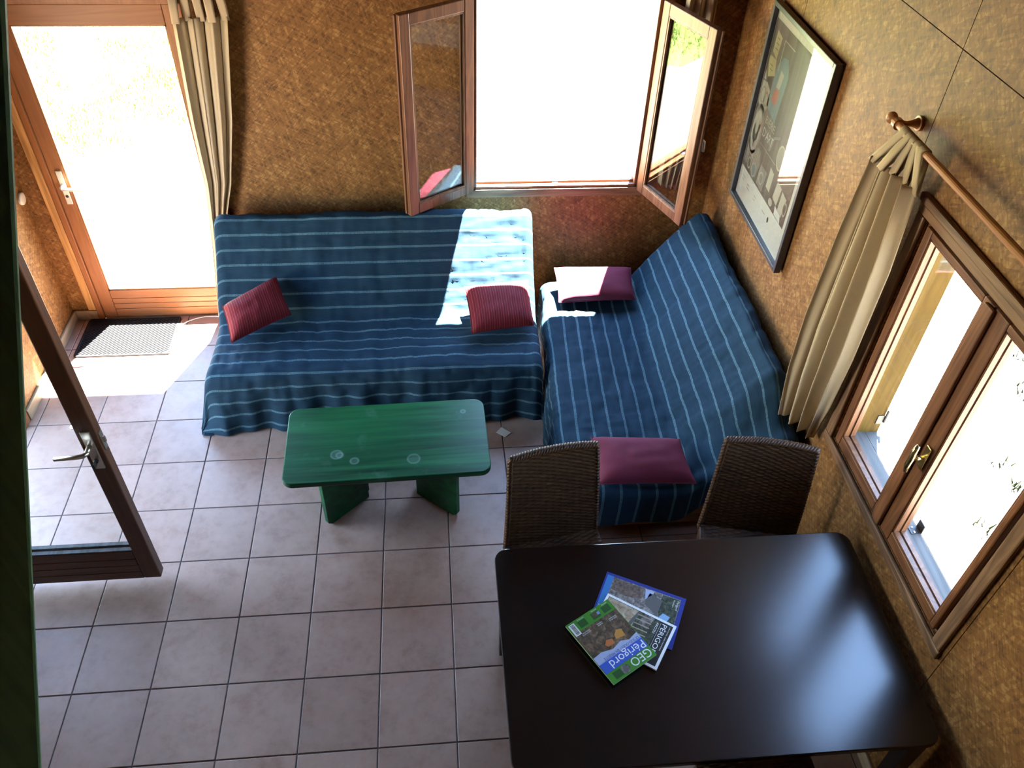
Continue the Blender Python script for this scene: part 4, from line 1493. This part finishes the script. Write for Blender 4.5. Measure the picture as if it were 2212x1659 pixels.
def rod_thing(label, a, b, brackets, wall_dir, group):
    a, b = Vector(a), Vector(b)
    d = (b - a).normalized()
    t = thing('curtain_rod', label, 'curtain rod', a.lerp(b, 0.5), 0, group)
    o = t.location
    obj('rod', MB().tube([a - o, b - o], 0.0135, 14), 'rod', t, smooth=False)
    for e, s in ((a, -1), (b, 1)):
        obj('finial', MB().sphere(e + d * s * 0.030 - o, 0.021).tube([e - o, e + d * s * 0.014 - o], [0.015, 0.011], 12), 'rod', t, smooth=True)
    for q in brackets:
        q = Vector(q)
        wv = Vector(wall_dir)
        ln = 0.086
        bk = MB().tube([q - d * 0.011 - o, q + d * 0.011 - o], 0.0205, 14)
        bk.tube([q + wv * 0.016 - o, q + wv * 0.035 - o, q + wv * 0.055 - o, q + wv * (ln - 0.012) - o, q + wv * (ln - 0.011) - o, q + wv * ln - o],
                [0.011, 0.009, 0.012, 0.020, 0.027, 0.027], 14)
        obj('bracket', bk, 'rod', t, smooth=False)
    return t


rod_thing('wooden curtain rod with ball end above the closed window', (3.333, 0.108, 2.262), (3.333, -1.42, 2.262),
          [(3.333, 0.090, 2.262), (3.333, -1.39, 2.262)], (1, 0, 0), 'wooden curtain rods')
curtain('curtain', 'beige tab-top curtain gathered beside the closed window',
        [(2.125, (3.315, 0.150), (3.345, -0.135), 0.8), (1.80, (3.312, 0.178), (3.350, -0.165), 1.0), (1.35, (3.305, 0.200), (3.365, -0.150), 1.1),
         (1.05, (3.295, 0.180), (3.375, -0.120), 1.1), (0.80, (3.272, 0.110), (3.395, -0.060), 1.1)],
        4.2, 0.026, 'beige curtains', (0.10, 0.32, 0.52, 0.74, 0.97),
        lambda s: ((3.333, 0.030 - 0.150 * s), 2.262), seed=0.4)
rod_thing('wooden curtain rod above the glazed garden door', (-0.66, 1.925, 2.155), (0.72, 1.925, 2.155),
          [(-0.62, 1.925, 2.155), (0.69, 1.925, 2.155)], (0, 1, 0), 'wooden curtain rods')
curtain('curtain', 'long beige curtain hanging beside the glazed door, behind the sofa arm end',
        [(1.985, (0.385, 1.915), (0.660, 1.940), 0.9), (1.42, (0.352, 1.915), (0.568, 1.955), 1.0), (1.03, (0.345, 1.92), (0.482, 1.965), 0.8),
         (0.80, (0.320, 1.925), (0.410, 1.965), 0.7), (0.52, (0.285, 1.93), (0.360, 1.965), 0.6), (0.03, (0.215, 1.93), (0.32, 1.965), 0.55)],
        3.6, 0.020, 'beige curtains', (0.06, 0.28, 0.5, 0.73, 0.95),
        lambda s: ((0.40 + 0.25 * s, 1.925), 2.155), seed=1.7)
rod_thing('wooden curtain rod above the open window', (1.62, 1.925, 2.33), (3.30, 1.925, 2.33),
          [(1.66, 1.925, 2.33), (3.26, 1.925, 2.33)], (0, 1, 0), 'wooden curtain rods')
curtain('curtain', 'beige curtain half hidden behind the casement by the poster',
        [(2.18, (3.06, 1.935), (3.225, 1.925), 0.9), (1.6, (3.05, 1.94), (3.235, 1.93), 1.0), (1.2, (3.06, 1.94), (3.20, 1.935), 1.0), (0.96, (3.07, 1.94), (3.18, 1.935), 1.0)],
        3.2, 0.02, 'beige curtains', (0.1, 0.5, 0.9), lambda s: ((3.07 + 0.14 * s, 1.925), 2.33), seed=2.2)

# ------------------------------------------------------------------ door mat, cable, post
mt = thing('door_mat', 'black ribbed rubber door mat below the glazed garden door', 'mat', (-0.345, 1.800, 0))
mw, md_ = 0.60, 0.385
obj('base', MB().prism(rrect(mw, md_, 0.025, 5), 0.0005, 0.007), 'rubber', mt)
rb = MB()
stp = 0.0165
dirv = Vector((0.80, 0.60))
nv_ = Vector((-0.60, 0.80))
k = -30
while k < 31:
    c = nv_ * (k * stp)
    ts = []
    for ax, lim in ((0, mw / 2 - 0.02), (1, md_ / 2 - 0.02)):
        a, b = (-lim - c[ax]) / dirv[ax], (lim - c[ax]) / dirv[ax]
        ts.append((min(a, b), max(a, b)))
    a, b = max(x[0] for x in ts), min(x[1] for x in ts)
    if b - a > 0.02:
        pa, pb = c + dirv * a, c + dirv * b
        w = nv_ * 0.0048
        rb.prism([tuple(pa - w), tuple(pb - w), tuple(pb + w), tuple(pa + w)], 0.007, 0.0115)
    k += 1
obj('ribs', rb, 'rubber', mt, kind='stuff')
rm = MB()
for (x0, x1, y0, y1) in ((-mw / 2 + 0.01, mw / 2 - 0.01, -md_ / 2 + 0.002, -md_ / 2 + 0.014), (-mw / 2 + 0.01, mw / 2 - 0.01, md_ / 2 - 0.014, md_ / 2 - 0.002),
                         (-mw / 2 + 0.002, -mw / 2 + 0.014, -md_ / 2 + 0.02, md_ / 2 - 0.02), (mw / 2 - 0.014, mw / 2 - 0.002, -md_ / 2 + 0.02, md_ / 2 - 0.02)):
    rm.box(x0, x1, y0, y1, 0.007, 0.011)
obj('rim', rm, 'rubber', mt, bevel=0.002)

cb = MB().tube([(-0.03, 1.905, 0.005), (0.0, 1.938, 0.005), (0.05, 1.968, 0.005), (0.11, 1.988, 0.005), (0.19, 1.985, 0.005), (0.26, 1.96, 0.005)], 0.004, 8)
cb.box(-0.06, -0.028, 1.89, 1.912, 0.001, 0.012)
tag(obj('cable', cb, 'cable', smooth=True), 'thin white cable on the floor between mat and curtain', 'cable')

# dark green post beside the camera
ds = Vector((0.27664, 0.09799, 0.95597)).normalized()
pc = Vector((1.1439, -1.6102, 2.9227))
nrm_ = Vector((-0.9011, -0.3192, 0.2935)).normalized()      # away from the picture, out of the frame
side = ds.cross(nrm_).normalized()
k0 = -(pc.z) / ds.z
k1 = (HT - pc.z) / ds.z
base = pc + ds * k0
pm = MB()
for kk in (0, k1 - k0):
    c = ds * kk
    for a, b in ((0, -0.03), (0.16, -0.03), (0.16, 0.03), (0, 0.03)):
        q = c + nrm_ * a + side * b
        # cut level at floor and ceiling
        q = q - ds * ((q.z - (0 if kk == 0 else HT)) / ds.z)
        pm.v.append(q)
pm.f = [(3, 2, 1, 0), (4, 5, 6, 7), (0, 1, 5, 4), (1, 2, 6, 5), (2, 3, 7, 6), (3, 0, 4, 7)]
po = obj('post', pm, 'greenpost', None, bevel=0.006)
po.location = base
tag(po, 'dark green painted wooden post along the left edge, close by', 'post')

# ------------------------------------------------------------------ outside
obj('sun_blocker', MB().box(XR + 0.165, XR + 0.80, YF, YB + 0.13, HT - 0.06, HT + 0.06), 'oak_y', kind='structure', label='added sun blocker above the closed window, outside and out of view')  # unseen overhang, added to keep direct sun off the dining table
gz = -0.14
g = MB()
g.v = [Vector(p) for p in ((-30, -30, gz), (40, -30, gz), (40, 45, gz), (-30, 45, gz))]
g.f = [(0, 1, 2, 3)]
obj('ground_outside', g, 'gravel', kind='structure', label='pale sunlit gravel outside the windows')
lw = MB()
lw.v = [Vector(p) for p in ((-30, 4.0, gz + 0.003), (-1.2, 4.2, gz + 0.003), (0.3, 6.6, gz + 0.003), (1.5, 10.5, gz + 0.003), (40, 14, gz + 0.003), (40, 45, gz + 0.003), (-30, 45, gz + 0.003))]
lw.f = [(0, 1, 2, 3, 4, 5)]
obj('lawn', lw, 'grassmat', kind='structure', label='lawn beyond the gravel')


def blades(name, pts, hmin, hmax, label, mat='grassmat'):
    rng = np.random.RandomState(4)
    m = MB()
    for (x, y, r, n) in pts:
        for _ in range(n):
            a = rng.rand() * 2 * PI
            d = r * math.sqrt(rng.rand())
            bx, by = x + d * math.cos(a), y + d * math.sin(a)
            h = hmin + (hmax - hmin) * rng.rand()
            w = 0.004 + 0.004 * rng.rand()
            t = rng.rand() * 2 * PI
            lx, ly = (rng.rand() - 0.5) * h * 1.2, (rng.rand() - 0.5) * h * 1.2
            b = len(m.v)
            m.v += [Vector((bx - w * math.cos(t), by - w * math.sin(t), gz)), Vector((bx + w * math.cos(t), by + w * math.sin(t), gz)), Vector((bx + lx, by + ly, gz + h))]
            m.f.append((b, b + 1, b + 2))
    o = obj(name, m, mat, kind='stuff', label=label)
    return o


rng = random.Random(11)
tufts = []
for _ in range(120):
    tufts.append((rng.uniform(3.75, 8.5), rng.uniform(-3.2, 4.2), rng.uniform(0.03, 0.10), rng.randint(8, 34)))
tag(blades('grass_tufts', tufts, 0.03, 0.09, 'small green grass tufts in the gravel outside the closed window', 'weedmat'), cat='grass')
lawn_pts = []
while len(lawn_pts) < 520:
    x, y = rng.uniform(-6.0, 0.6), rng.uniform(4.2, 9.5)
    if x < -1.2 + (y - 4.2) * 0.55:
        lawn_pts.append((x, y, 0.25, 60))
tag(blades('lawn_grass', lawn_pts, 0.03, 0.08, 'long grass at the lawn edge beyond the open window'), cat='grass')
